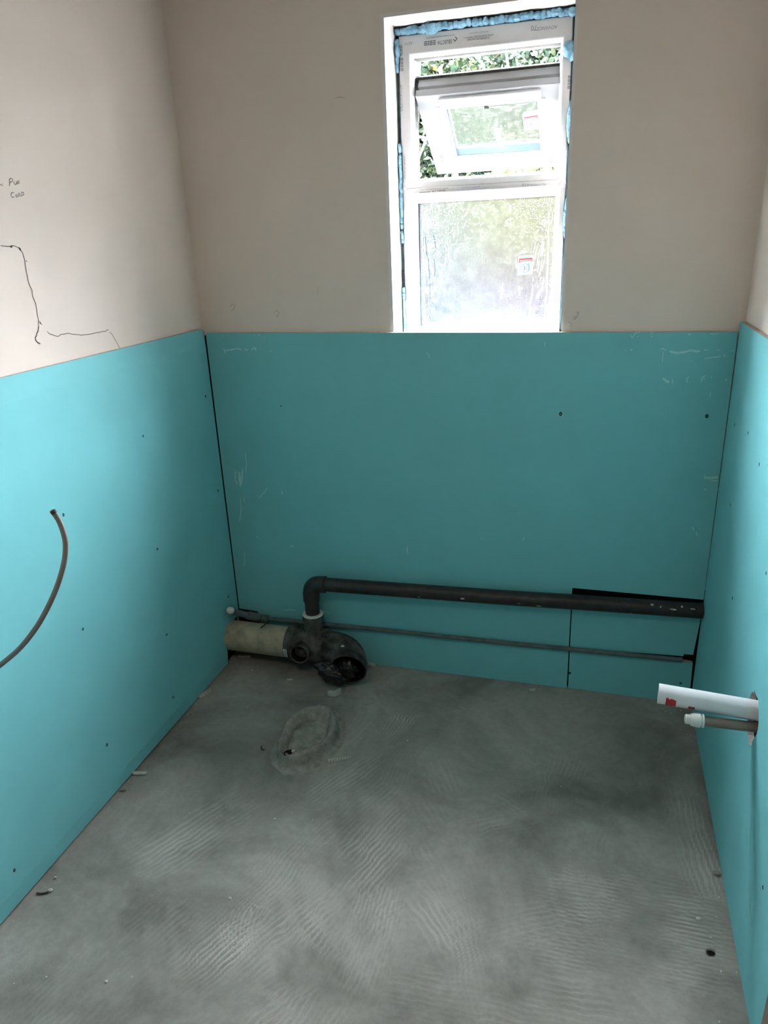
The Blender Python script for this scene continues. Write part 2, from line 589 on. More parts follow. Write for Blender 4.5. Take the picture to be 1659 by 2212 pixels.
floor = link('floor', me, mf, None, False)
tag(floor, 'rough grey cement screed floor with trowel marks', 'floor', kind='structure')
mb = MB()
mb.add([Vector((hole.x + .0085 * math.cos(q), hole.y + .0060 * math.sin(q), -.0006)) for q in [2 * math.pi * i / 16 for i in range(16)]], [tuple(range(16))])
mb.build('drill_hole', M['void'], floor)  # flat black disc paints the shade inside the hole
# plain screed carries on behind the photographer and out through the doorway (out of view)
mb = MB()
mb.box((XL - .1, YF - .1, -0.05), (XR + 1.2, GY0, -0.0012))
mb.box((XR, GY0, -0.05), (XR + 1.2, 0.0, -0.0012))
mb.box((XL - .1, GY0, -0.12), (XR + .02, .03, -0.024))  # slab added under the floor to block light leaking from below
link_back = mb.build('screed_slab', mf, floor)

# --- plaster walls
DB = 0.215
lw = MB()
lw.box((XL - 0.10, YF, -0.05), (XL, DB, ZC))
wall_left = lw.build('wall_left', M['plaster'])
tag(wall_left, 'pale pinkish skimmed plaster wall on the left, cracked above teal board', 'wall', kind='structure')
bw = MB()
DB = 0.215
bw.box((XL, YB, -0.05), (OX0, DB, ZC))
bw.box((OX1, YB, -0.05), (XR + 0.1, DB, ZC))
bw.box((OX0, YB, -0.05), (OX1, DB, OZ0))
bw.box((OX0, YB, OZ1), (OX1, DB, ZC))
wall_back = bw.build('wall_back', M['plaster'])
tag(wall_back, 'beige skimmed plaster wall around the window, in shade', 'wall', kind='structure')
DY0, DY1, DZ = -1.98, -1.135, 2.03
rw = MB()
rw.box((XR, DY1, -0.05), (XR + 0.10, YB, ZC))
rw.box((XR, YF, -0.05), (XR + 0.10, DY0, ZC))
rw.box((XR, DY0, DZ), (XR + 0.10, DY1, ZC))
wall_right = rw.build('wall_right', M['plaster'])
tag(wall_right, 'pale plaster strip above the teal board on the right edge', 'wall', kind='structure')
hw = MB()
hw.box((XR + 1.15, YF, -0.05), (XR + 1.2, 0.0, ZC))
hw.box((XR + 0.1, DY0 - .25, -0.05), (XR + 1.15, DY0 - .2, ZC))
hw.box((XR + 0.1, DY1 + .2, -0.05), (XR + 1.15, DY1 + .25, ZC))
hall = hw.build('hall_lining', M['darkhall'], wall_right)
fw = MB()
fw.box((XL - .1, YF - 0.1, -0.05), (XR + 1.2, YF, ZC))
wall_front = fw.build('wall_front', M['darkwall'])
tag(wall_front, 'unseen wall darkened to cut bounced light, behind the photographer', 'wall', kind='structure')
cw = MB()
cw.box((XL - .1, YF - .1, ZC), (XR + 1.2, DB, ZC + 0.1))
mb = MB()
for x0_, x1_, z0_, z1_ in ((-1.5, OX0, -.3, 3.0), (OX1, 3.0, -.3, 3.0), (OX0, OX1, -.3, OZ0), (OX0, OX1, OZ1, 3.0)):
    mb.box((x0_, DB + .0002, z0_), (x1_, DB + .006, z1_))
mb.build('added_outer_cladding', M['cladding'], wall_back)  # dark skin added on the unseen outer face, dims bounce onto the sash
ceil = cw.build('ceiling', M['ceiling'])
tag(ceil, 'unseen ceiling above the window, darkened to cut bounced light', 'ceiling', kind='structure')

# --- window reveal: white skim up to the frame, ragged where it stops
mb = MB()
YR = 0.128


def ragged(n, a, b, axis_fn, depth_fn):
    rows = []
    for i in range(n + 1):
        t = a + (b - a) * i / n
        rows.append((axis_fn(t, YB - 0.0006), axis_fn(t, depth_fn(t))))
    vs = [p for r_ in rows for p in r_]
    return vs, [(2 * i, 2 * i + 1, 2 * i + 3, 2 * i + 2) for i in range(n)]


def nz(t, k, s=1.0):
    return noise.noise(Vector((t * k, s, 0.3)))


TR = 0.0022
vL, fL = ragged(60, OZ0, OZ1, lambda t, y: Vector((OX0 + TR + 0.0008 * nz(t, 40), y, t)), lambda t: YR + 0.012 * nz(t, 14, 2.0))
mb.add(vL, fL)
vR, fR = ragged(60, OZ0, OZ1, lambda t, y: Vector((OX1 - TR - 0.0008 * nz(t, 40), y, t)), lambda t: YR + 0.010 * nz(t, 14, 5.0))
mb.add(vR, [tuple(reversed(f)) for f in fR])
vT, fT = ragged(60, OX0, OX1, lambda t, y: Vector((t, y, OZ1 - TR - 0.001 * nz(t, 30))), lambda t: 0.104 + 0.012 * nz(t, 17, 8.0))
mb.add(vT, fT)
mb.box((OX0 - .008, YB - .0012, OZ0 + .04), (OX0 + TR + .0005, YB + .004, OZ1 - TR))
mb.box((OX1 - TR, YB - .0012, OZ0 + .04), (OX1 + .006, YB + .004, OZ1 - TR))
mb.box((OX0 - .008, YB - .0012, OZ1 - TR), (OX1 + .006, YB + .004, OZ1 + .007))
reveal = mb.build('window_reveal', M['reveal'], wall_back)
reveal['label'] = 'white skimmed window reveal with ragged inner edge'

# --- teal moisture boards, lying over the old plaster
CREST = 0.05


def panel(name, outline, axis, face, thick, parent, label=None, taper=(None, None)):
    """board of a given outline on a wall plane; axis = normal axis, face = face coordinate, thick signed away from the room"""
    bm = bmesh.new()

    def P(u, v, d):
        return (face + d, u, v) if axis == 0 else (u, face + d, v)
    cache = {}
    for ol in (outline if isinstance(outline[0], list) else [outline]):
        bm.faces.new([cache.setdefault((u, v), None) or cache.__setitem__((u, v), bm.verts.new(P(u, v, 0))) or cache[(u, v)] for u, v in ol])
    bmesh.ops.recalc_face_normals(bm, faces=bm.faces)
    ext = bmesh.ops.extrude_face_region(bm, geom=bm.faces[:])
    for v in ext['geom']:
        if isinstance(v, bmesh.types.BMVert):
            v.co[axis] = face + thick
    for tz in taper:
        if tz is None:
            continue
        z_edge, z_in = tz
        bmesh.ops.bisect_plane(bm, geom=bm.verts[:] + bm.edges[:] + bm.faces[:], plane_co=(0, 0, z_in), plane_no=(0, 0, 1))
        up = z_edge > z_in
        for v in bm.verts:
            if abs(v.co[axis] - face) < 1e-6 and ((v.co.z > z_in + 1e-4) if up else (v.co.z < z_in - 1e-4)):
                v.co[axis] += 0.0034 * (1 if thick > 0 else -1)
    bmesh.ops.recalc_face_normals(bm, faces=bm.faces)
    o = bm_obj(name, bm, [M['teal'], M['core']], parent)
    ends = []
    for p in o.data.polygons:
        ends.append(0 if abs(p.normal[axis]) > 0.9 else 1)
    o.data.polygons.foreach_set('material_index', ends)
    if label:
        o['label'] = label
    return o


ZL = 1.1995
pl_left = panel('plasterboard_panel', [(-2.4, 0.006), (-2.4, ZL), (-0.004, ZL + .001), (-0.0015, 0.149), (-0.114, 0.146), (-0.1165, 0.064), (-0.119, 0.0055)],
                0, 0.0, -0.0145, wall_left, 'teal plasterboard panel along the left wall with notch for the soil pipe', ((ZL, ZL - .055), (0.0, 0.05)))
zb0, zb1 = 1.1874, 1.1825
pl_back = panel('plasterboard_panel', [(0.0035, 0.172), (0.0032, zb0), (W - 0.0025, zb1), (W - 0.001, 0.378), (1.2095, 0.3795), (1.2085, 0.30), (1.2105, 0.0), (0.40, 0.0), (0.078, 0.02), (0.078, 0.168)],
                1, 0.0, 0.0135, wall_back, 'large teal plasterboard panel below the window', ((zb1, zb1 - .05), (None)) if False else (None, None))
pl_b2 = panel('plasterboard_panel', [(1.2130, 0.158), (1.2120, 0.334), (W - 0.0012, 0.318), (W - 0.010, 0.181), (1.565, 0.180), (1.563, 0.172)],
              1, 0.0008, 0.0127, wall_back, 'small teal offcut panel between the black pipe and the thin grey pipe')
pl_b3 = panel('plasterboard_panel', [(1.2150, 0.001), (1.2132, 0.1535), (1.568, 0.153), (W - 0.008, 0.151), (W - 0.004, -0.002)],
              1, 0.0004, 0.0131, wall_back, 'small teal offcut panel at the floor under the grey pipe')
mb = MB()
mb.box((1.185, .01405, 0.0), (W + .008, .0144, .405))
mb.box((-.012, .01385, 0.0), (.095, .0144, .195))
mb.box((-.010, .0137, .195), (.006, .0144, 1.178))
mb.build('painted_gap_shade', M['void'], wall_back)  # thin black sheets stand in for shade in the gaps behind the boards
mb = MB()
mb.box((XL + .0003, -.150, 0.0), (XL + .0010, .012, .175))
mb.box((XL + .0003, -.020, .175), (XL + .0010, .012, 1.185))
mb.build('painted_gap_shade', M['void'], wall_left)  # painted shade behind the left board's notch and corner
mb = MB()
mb.box((XR - .0010, -.86, .30), (XR - .0003, -.64, .60))
mb.build('painted_gap_shade', M['void'], wall_right)  # black sheet paints the dark inside the pipe hole
ZR = 1.2094
hc = Vector((0, -0.738, 0.484))
hl = []
random.seed(5)
for k in range(22):
    th = 2 * math.pi * k / 22
    rr = 0.045 * (1 + 0.16 * random.uniform(-1, 1))
    rv = 0.052 if math.sin(th) > 0 else 0.062
    hl.append((hc.y + rr * math.cos(th), hc.z + rv * math.sin(th) * (1 + 0.12 * random.uniform(-1, 1))))
outer = [(-0.0, 0.004), (-0.0, ZR), (-1.120, ZR + .002), (-1.120, 0.004)]
# two halves that meet on the hole's vertical middle line
it_, ib_ = max(range(22), key=lambda i: hl[i][1]), min(range(22), key=lambda i: hl[i][1])
top, bot = (hl[it_][0], ZR + .001), (hl[ib_][0], 0.004)


def arc(i, j):
    out = [hl[i]]
    while i != j:
        i = (i + 1) % 22
        out.append(hl[i])
    return out


half_a = [(-0.0, 0.004), (-0.0, ZR), top] + list(reversed(arc(ib_, it_))) + [bot]       # towards the back wall
half_b = [(-1.120, ZR + .002), (-1.120, 0.004), bot] + list(reversed(arc(it_, ib_))) + [top]
key = [half_a, half_b]
pl_right = panel('plasterboard_panel', key, 0, W, 0.0125, wall_right, 'teal plasterboard panel on the right wall with pipe hole', (None, None))

# screws driven through the boards
sm = MB()
lathe((0, 0, 0), (0, 0, 1), [(0.0, 0.0047), (0.0007, 0.0040), (0.0003, 0.0022), (0.0001, 0.0005)], 10, sm)
sme = bpy.data.meshes.new('screw')
sme.from_pydata(sm.v, [], sm.f)
sme.materials.append(M['steel'])


def screw(px, py, axis, val, parent, s=1.0):
    p = ray_to(px, py, axis, val)
    o = bpy.data.objects.new('screw_head', sme)
    C.objects.link(o)
    o.parent = parent
    o.matrix_parent_inverse = parent.matrix_world.inverted()
    n = {0: Vector((1, 0, 0)), 1: Vector((0, -1, 0)), 2: Vector((-1, 0, 0))}[axis if val < 1 else 2]
    o.location = p - n * 0.0002
    o.rotation_euler = n.to_track_quat('Z', 'Y').to_euler()
    o.scale = (s * random.uniform(.8, 1.1), s * random.uniform(.8, 1.2), 1)


for p in ((309, 942), (444, 856), (137, 1112), (340, 1186), (471, 1060), (179, 1359), (360, 1371), (374, 1506), (231, 1609), (31, 1880), (493, 1289)):
    screw(*p, 0, 0.0, pl_left, 0.95)
for p in ((607, 877), (1211, 894), (1527, 899)):
    screw(*p, 1, 0.0, pl_back, 1.15 if p[0] > 1000 else 0.6)
screw(1231, 1454, 1, 0.0004, pl_b3, 0.9)
screw(1470, 1476, 1, 0.0004, pl_b3, 0.95)
for p in ((1587, 917), (1616, 935), (1640, 1003), (1578, 1090), (1655, 1238), (1582, 1292), (1648, 1917)):
    screw(*p, 0, W, pl_right, 0.85)

# ------------------------------------------------------------------ marks on plaster and boards
LX = XL
ribbons([pxs(s_, 0, LX) for s_ in (
    [(20, 402), (21, 394), (20, 387)], [(19, 389), (22, 385), (27, 387), (26, 392), (20, 395)], [(30, 391), (30, 397), (33, 399), (36, 396), (36, 391), (37, 399)],
    [(39, 389), (38, 398)], [(41, 390), (40, 397), (43, 396)],
    [(-3, 403), (1, 398), (4, 402), (5, 396)],
    [(30, 416), (25, 416), (23, 421), (25, 426), (31, 426)], [(36, 420), (33, 422), (35, 426), (38, 423), (36, 420)], [(40, 426), (40, 417), (43, 419), (41, 422), (45, 425)],
    [(46, 424), (46, 415), (51, 416), (51, 420), (46, 424)])], 0.0024, (1, 0, 0), 'pencil_writing', M['pencil'], wall_left)
crk = [[(0, 531), (12, 532), (23, 533), (26, 531), (36, 533), (42, 538), (48, 546), (52, 558), (54, 570), (57, 588), (60, 606), (64, 619), (69, 627), (70, 640), (76, 655), (80, 675), (83, 695), (84, 703)],
       [(84, 703), (83, 712), (79, 722), (76, 732), (80, 739), (87, 743)], [(84, 694), (90, 701)], [(55, 564), (58, 565)],
       [(100, 716), (110, 723), (124, 726), (133, 722), (149, 720), (153, 722), (175, 724), (196, 721), (215, 718), (228, 715), (234, 711)],
       [(237, 717), (243, 724), (250, 736), (258, 750), (260, 755)], [(22, 533), (26, 531)], [(40, 535), (45, 541)]]
cs = []
random.seed(2)
for i, s_ in enumerate(crk):
    pts = []
    for (a0, b0), (a1, b1) in zip(s_[:-1], s_[1:]):
        for k in range(3):
            t = k / 3
            pts.append((a0 + (a1 - a0) * t + random.uniform(-.8, .8), b0 + (b1 - b0) * t + random.uniform(-.8, .8)))
    pts.append(s_[-1])
    cs.append((pxs(pts, 0, LX), 0.0048 if i >= 6 else (0.0016 if i in (0, 4, 5) else 0.0026)))
ribbons(cs, 0.002, (1, 0, 0), 'plaster_crack', M['crack'], wall_left)
ribbons([pxs(s_, 1, YB) for s_ in (
    [(1242, 690), (1244, 682), (1240, 684), (1238, 690), (1242, 690), (1247, 683), (1250, 675), (1246, 672), (1245, 678), (1251, 673)],
    [(1228, 697), (1233, 697), (1235, 702), (1230, 706)],
    [(496, 663), (502, 657), (508, 659), (506, 667), (499, 672)], [(592, 676), (598, 670), (603, 675), (598, 686), (595, 680)], [(686, 620), (687, 636)],
    [(722, 212), (734, 210), (746, 212)])], 0.0022, (0, -1, 0), 'pencil_scribble', M['faint'], wall_back)
# filler smears on the back board
sm_ = []
random.seed(8)


def smear(pts, wd):
    sm_.append((pxs(pts, 1, 0.0), wd))


for pts, wd in (([(484, 752), (488, 764)], .006), ([(487, 757), (500, 756), (512, 753), (523, 756)], .006), ([(528, 753), (533, 757), (538, 753)], .006), ([(542, 754), (551, 752), (553, 758)], .006), ([(585, 757), (586, 760)], .004),
                ([(480, 723), (482, 725)], .004), ([(549, 722), (550, 725)], .004), ([(558, 721), (560, 726)], .005),
                ([(530, 978), (533, 1000), (531, 1022)], .004), ([(508, 1015), (508, 1036), (514, 1047)], .006), ([(516, 1020), (520, 1050)], .012), ([(524, 1010), (522, 1045)], .008),
                ([(519, 1072), (521, 1098), (517, 1126)], .004), ([(527, 1072), (529, 1085)], .004), ([(523, 1095), (518, 1128)], .003),
                ([(558, 1078), (567, 1068), (576, 1056), (577, 1052)], .003), ([(609, 1060), (609, 1069)], .006), ([(528, 1192), (529, 1207), (527, 1222)], .004),
                ([(627, 1179), (633, 1180)], .010), ([(553, 1159), (557, 1160)], .006), ([(879, 1180), (881, 1196)], .005), ([(919, 761), (926, 764), (929, 771), (924, 772)], .003),
                ([(1040, 1160), (1041, 1166)], .003), ([(1132, 1160), (1130, 1168)], .004), ([(1177, 738), (1177, 748)], .004),
                ([(1363, 722), (1366, 731), (1374, 719), (1383, 717)], .003), ([(1376, 729), (1379, 726)], .004), ([(1404, 718), (1411, 719)], .004), ([(1405, 726), (1410, 727)], .004), ([(1350, 757), (1352, 757)], .003), ([(1361, 755), (1366, 756)], .005),
                ([(1426, 755), (1432, 753), (1440, 757)], .006), ([(1433, 758), (1432, 770), (1431, 782)], .003), ([(1446, 758), (1460, 762), (1478, 761), (1490, 757), (1512, 759)], .009),
                ([(1522, 756), (1530, 756)], .004), ([(1547, 756), (1556, 756)], .004), ([(1579, 757), (1588, 758)], .003), ([(1521, 775), (1535, 772), (1548, 772), (1558, 768)], .005), ([(1565, 764), (1565, 772)], .004), ([(1491, 781), (1493, 781)], .004),
                ([(1431, 816), (1440, 823), (1446, 826)], .010), ([(1452, 818), (1453, 831)], .004), ([(1485, 826), (1483, 818), (1489, 814)], .004), ([(1515, 827), (1516, 815), (1525, 811)], .003), ([(1517, 820), (1523, 817)], .003),
                ([(1534, 845), (1534, 858)], .003), ([(1487, 721), (1491, 724)], .004), ([(1534, 721), (1551, 721)], .003), ([(1571, 818), (1567, 823)], .004), ([(1537, 811), (1537, 818)], .002),
                ([(1522, 1025), (1522, 1036)], .004), ([(1522, 1031), (1538, 1032), (1552, 1031)], .008), ([(1530, 1036), (1552, 1038)], .004), ([(1520, 1055), (1525, 1059)], .006), ([(1550, 1056), (1551, 1060)], .006),
                ([(1495, 1138), (1499, 1146)], .005), ([(1503, 1149), (1507, 1157)], .005), ([(1538, 1206), (1540, 1212)], .006), ([(612, 1318), (628, 1317), (640, 1319)], .005), ([(690, 1322), (704, 1321), (713, 1326)], .004)):
    dense = []
    for (a0, b0), (a1, b1) in zip(pts[:-1], pts[1:]):
        for k in range(3):
            t = k / 3
            dense.append((a0 + (a1 - a0) * t + random.uniform(-.7, .7), b0 + (b1 - b0) * t + random.uniform(-.7, .7)))
    dense.append(pts[-1])
    smear(dense, wd * random.uniform(.55, .85))
ribbons(sm_, .004, (0, -1, 0), 'filler_smear', M['smear'], pl_back, kind='stuff')

# ------------------------------------------------------------------ window
win = empty('window_1', (0.885, 0.13, 1.17), 'white plastic window with open top sash and obscured lower pane', 'window', kind='structure')
FX0, FX1, FZ1, FZT, FZ0 = 0.6475, 1.1235, 1.9835, 1.592, 1.150
FY = 0.130


def rect(x0, x1, z0, z1, y):
    return [Vector((x0, y, z0)), Vector((x1, y, z0)), Vector((x1, y, z1)), Vector((x0, y, z1))]


def light_frame(x0, x1, z0, z1, prof):
    return ring_faces([rect(x0 + a, x1 - a, z0 + a_, z1 - a_, FY + y) if False else rect(x0 + l, x1 - r_, z0 + bt, z1 - t, FY + y) for (l, r_, bt, t, y) in prof])


def frame_obj(name, x0, x1, z0, z1, il, ir, ib, it, m, y0=0.0):
    # flat face of given widths, then back and outer sides
    vs, fs = ring_faces([rect(x0, x1, z0, z1, FY + 0.07), rect(x0, x1, z0, z1, FY + y0 + .0015), rect(x0 + .002, x1 - .002, z0 + .0005, z1 - .002, FY + y0),
                         rect(x0 + il, x1 - ir, z0 + ib, z1 - it, FY + y0), rect(x0 + il, x1 - ir, z0 + ib, z1 - it, FY + 0.07)])
    return fix_normals(mesh(name, vs, fs, m, win))


fr_up = frame_obj('frame', FX0, FX1, FZT, FZ1, .0290, .0205, .0145, .0450, M['film'])
fr_up['label'] = 'upper frame in printed grey protective film'
fr_lo = frame_obj('frame', FX0, FX1, FZ0, FZT, .0280, .0140, .02, .0145, M['film'])
fr_lo['label'] = 'lower frame in printed grey protective film'


def bead(name, x0, x1, z0, z1, dx, dz, depth, m=None):
    vs, fs = ring_faces([rect(x0 - .001, x1 + .001, z0 - .001, z1 + .001, FY + 0.004), rect(x0, x1, z0, z1, FY - 0.0015), rect(x0 + .003, x1 - .003, z0 + .003, z1 - .003, FY - .0015),
                         rect(x0 + dx, x1 - dx, z0 + dz, z1 - dz, FY + depth), rect(x0 + dx, x1 - dx, z0 + dz, z1 - dz, FY + 0.068)])
    return fix_normals(mesh(name, vs, fs, [m or M['upvc'], M['rebate']], win, False, [0] * (len(fs) - 4) + [1] * 4))


bd_up = bead('glazing_bead', 0.6765, 1.1030, 1.6065, 1.9385, .0095, .0100, .020)
bd_lo = bead('glazing_bead', 0.6755, 1.1095, 1.160, 1.5775, .0145, .0280, .020)
# lower pane and its dark edge spacer
mb = MB()
mb.box((0.686, FY + .024, 1.168), (1.098, FY + .030, 1.5525))
pane_lo = mb.build('obscured_pane', M['obscure'], win)
mb = MB()
mb.box((0.690, FY + .0225, 1.165), (0.6945, FY + .034, 1.550))
mb.box((0.6945, FY + .031, 1.165), (0.697, FY + .036, 1.550))
mb.box((0.690, FY + .031, 1.165), (1.096, FY + .036, 1.169))
mb.build('pane_spacer', M['spacer'], win)

# printed lettering on the film
T = MB()
YT = FY - 0.0007
RX, UZ = Vector((1, 0, 0)), Vector((0, 0, 1))


def print_flat(s, px0, py0, px1, hgt, mi=0, flip=True, off=0.0):
    """lettering on the film: starts at one photo point and runs towards another; flip = upside down"""
    a = ray_to(px0, py0, 1, YT)
    b_ = ray_to(px1, py0, 1, YT)
    ln = abs(b_.x - a.x)
    if flip:
        put_text(T, s, Vector((max(a.x, b_.x), YT, a.z)), -RX, -UZ, ln, hgt, mi)
    else:
        put_text(T, s, Vector((min(a.x, b_.x), YT, a.z)), RX, UZ, ln, hgt, mi)


def print_down(s, px, py0, py1, hgt, mi=0, upward=False):
    a = ray_to(px, py0, 1, YT)
    b_ = ray_to(px, py1, 1, YT)
    if upward:
        put_text(T, s, Vector((a.x, YT, b_.z)), UZ, -RX, abs(a.z - b_.z), hgt, mi)
    else:
        put_text(T, s, Vector((a.x, YT, a.z)), -UZ, RX, abs(a.z - b_.z), hgt, mi)


# head of the frame (upside down): baseline is the upper edge of each line
print_flat('ADV', 891, 90, 874, .0075, 2)
print_flat('www.selectasystems.com', 982, 74, 920, .0035)
print_flat('SELECTA', 976, 85, 945, .0095)
for k in range(3):
    print_flat('~', 941, 87 + 3.6 * k, 916, .0022)
print_flat('TOGETHER, WE CAN MAKE', 1058, 79, 1009, .0040)
print_flat('HOMES MORE SECURE, THERMALLY', 1066, 73, 1001, .0040)
print_flat('EFFICIENT & ELEGANT', 1054, 66, 1013, .0036, 2)
print_flat('ADVANCE', 1204, 54, 1160, .0080, 2)
print_flat('70', 1160, 54, 1147, .0125, 2)


def diamond(px, py, r, mi=0):
    c = ray_to(px, py, 1, YT)
    for k, (q0, q1) in enumerate(((1.0, .62),)):
        pts = [(0, 1), (1, 0), (0, -1), (-1, 0)]
        vs = [Vector((c.x + x * r * q0, YT, c.z + z * r * q0)) for x, z in pts] + [Vector((c.x + x * r * q1, YT, c.z + z * r * q1)) for x, z in pts]
        T.add(vs, [(i, (i + 1) % 4, 4 + (i + 1) % 4, 4 + i) for i in range(3)], mi)


diamond(983, 84, .0066)
# left jamb, reading downwards
print_down('SELECTA', 863, 98, 121, .0085)
print_down('www.selectasystems.com', 859, 100, 150, .0032)
for k in range(3):
    print_down('~', 862.5 + 3.2 * k, 125, 154, .0022)
print_down('ADVANCE', 863, 183, 228, .0075, 2)
print_down('70', 862, 228, 241, .0110, 2)
print_down('TOGETHER, WE CAN MAKE', 872, 337, 387, .0040)
print_down('HOMES MORE SECURE, THERMALLY', 867.5, 329, 395, .0040)
print_down('EFFICIENT & ELEGANT', 864, 345, 384, .0036, 1)
# left jamb below the transom
print_down('ADVANCE', 869.5, 440, 486, .0065, 0, True)
for k in range(2):
    print_down('~', 868.5 + 3 * k, 583, 607, .0022)
print_down('www.selectasystems.com', 876.5, 587, 647, .0032, 2, True)
print_down('HOMES MORE SECURE', 875, 665, 716, .0036, 0, True)
print_down('EFFICIENT & ELEGANT', 878.5, 672, 710, .0036, 1, True)
# right jamb
print_down('TOGETHER, WE CAN MAKE', 1227.5, 272, 326, .0040, 0, True)
print_down('SELECTA', 1231.5, 197, 215, .0050, 0, False)
for k in range(2):
    print_down('~', 1227.5 + 3 * k, 163, 192, .0022)
# transom (upside down)
print_flat('www.selectasystems.com', 969, 405.5, 908, .0032)
print_flat('SELECTA', 963, 410, 933, .0070)
print_flat('~', 929, 414, 906, .0024)
print_flat('EFFICIENT & ELEGANT', 1036, 402, 996, .0034, 1)
print_flat('HOMES MORE SECURE, THERMALLY', 1048, 406.5, 986, .0036, 1)
print_flat('ADVANCE', 1180, 396, 1138, .0065, 2)
print_flat('70', 1138, 396, 1127, .0090, 2)
# loose creased film at the transom joints
T.build('printed_lettering', [M['ink'], M['inkblue'], M['inkgrey']], win)
mb = MB()
for (pts, h) in ((((868, 398), (879, 392), (888, 381), (892, 388), (880, 399)), .004), (((868, 408), (876, 402), (886, 410), (884, 428), (877, 415)), .004), (((1206, 372), (1217, 384), (1224, 398), (1214, 394), (1204, 380)), .004), (((1199, 402), (1212, 392), (1223, 404), (1212, 402)), .003)):
    P_ = [ray_to(x, y, 1, FY - .0012) for x, y in pts]
    c = sum(P_, Vector()) / len(P_) + Vector((0, -h, 0))
    vs = P_ + [c]
    mb.add(vs, [(i, (i + 1) % len(P_), len(P_)) for i in range(len(P_))])
fo = fix_normals(mb.build('film_crease', M['film'], win))

# --- the open sash, hung at the top, bottom swung out
SI = Vector((0.690, 0.140, 1.832))
SV = Vector((0, 0.852, -0.523)).normalized()
SN = Vector((0, -SV.z, SV.y))         # outwards
SW, SL, STH = 0.416, 0.352, 0.058


def S(u, v, n=0.0):
    return SI + Vector((u, 0, 0)) + SV * v + SN * n


def srect(iu, iv, n, iv2=None):
    return [S(iu, iv, n), S(SW - iu, iv, n), S(SW - iu, SL - (iv2 if iv2 is not None else iv), n), S(iu, SL - (iv2 if iv2 is not None else iv), n)]


# rails and stiles with the stepped top edge
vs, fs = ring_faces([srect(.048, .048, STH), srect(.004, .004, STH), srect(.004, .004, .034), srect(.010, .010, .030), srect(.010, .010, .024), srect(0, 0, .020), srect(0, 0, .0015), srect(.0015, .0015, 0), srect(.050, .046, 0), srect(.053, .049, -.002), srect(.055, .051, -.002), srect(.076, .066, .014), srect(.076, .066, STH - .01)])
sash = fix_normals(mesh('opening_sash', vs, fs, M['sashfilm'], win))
sash['label'] = 'open top hung sash tilted outwards'
vs, fs = ring_faces([srect(-.004, -.004, STH + .006), srect(-.006, -.006, STH - .001), srect(.03, .03, STH - .001), srect(.03, .03, STH + .006), srect(-.004, -.004, STH + .006)])
fix_normals(mesh('weather_gasket', vs, fs, M['gasket'], sash))
vs, fs = [], []
q0, q1 = srect(.073, .063, .020), srect(.073, .063, .025)
fix_normals(mesh('sash_pane', q0 + q1, [(0, 1, 2, 3), (7, 6, 5, 4), (0, 4, 5, 1), (1, 5, 6, 2), (2, 6, 7, 3), (3, 7, 4, 0)], M['obscure2'], sash))
# spacer between the panes shows as a dark band at the bottom and a thin line at the side
mb = MB()


def sbox(u0, u1, v0, v1, n0, n1, m_, mi=0):
    m_.add([S(u0, v0, n0), S(u1, v0, n0), S(u1, v1, n0), S(u0, v1, n0), S(u0, v0, n1), S(u1, v0, n1), S(u1, v1, n1), S(u0, v1, n1)],
           [(0, 3, 2, 1), (4, 5, 6, 7), (0, 1, 5, 4), (1, 2, 6, 5), (2, 3, 7, 6), (3, 0, 4, 7)], mi)


sbox(.076, SW - .076, SL - .099, SL - .066, .016, .0195, mb)
sbox(.076, .081, .066, SL - .066, .016, .0195, mb)
mb.build('pane_spacer', M['spacer'], sash)
# trickle vent along the top rail: rounded hood with end caps
mb = MB()
prof = [(0.012, 0.0), (0.010, -.009), (.017, -.015), (.028, -.017), (.040, -.015), (.050, -.008), (.052, 0.0)]
st_u = [(.066, .35), (.067, .75), (.071, .97), (.078, 1.0), (.0785, .985), (.0795, 1.0), (.340, 1.0), (.341, .985), (.3415, 1.0), (.349, .97), (.354, .75), (.355, .35)]
vv = []
for u, k in st_u:
    for v, n in prof:
        vc = .031
        vv.append(S(u, vc + (v - vc) * k, n * k))
np_ = len(prof)
ff = [(i * np_ + j, i * np_ + j + 1, (i + 1) * np_ + j + 1, (i + 1) * np_ + j) for i in range(len(st_u) - 1) for j in range(np_ - 1)]
ff += [tuple(range(np_)), tuple((len(st_u) - 1) * np_ + j for j in reversed(range(np_)))]
tv = shade(fix_normals(mesh('trickle_vent', vv, ff, M['upvc'], sash)), 40)
mb = MB()
sbox(.192, .206, .055, .064, -.006, -.001, mb)
mb.build('vent_tab', M['gasket'], sash)
# espagnolette handle: rose plate and tapering lever pointing up
mb = MB()
sbox(.200, .226, SL - .040, SL - .006, -.010, 0, mb)
hp = [(.206, SL - .026, .0075), (.207, SL - .050, .0072), (.206, SL - .075, .0065), (.204, SL - .098, .0055), (.2035, SL - .112, .0035)]
hv = []
for u, v, r_ in hp:
    for k in range(10):
        th = 2 * math.pi * k / 10
        hv.append(S(u + r_ * math.cos(th), v, -.022 + .5 * r_ * math.sin(th) - .0))
hf = [(i * 10 + k, i * 10 + (k + 1) % 10, (i + 1) * 10 + (k + 1) % 10, (i + 1) * 10 + k) for i in range(4) for k in range(10)] + [tuple(range(9, -1, -1)), tuple(40 + k for k in range(10))]
mb.add(hv, hf)
sbox(.198, .216, SL - .042, SL - .018, -.026, -.008, mb)
hd = fix_normals(mb.build('sash_handle', M['upvc'], sash))
mb = MB()
lathe(S(.2045, SL - .0265, -.0262), -SN, [(0, .0042), (.0012, .0040)], 12, mb)
mb.build('handle_screw_cap', M['inkgrey'], sash)
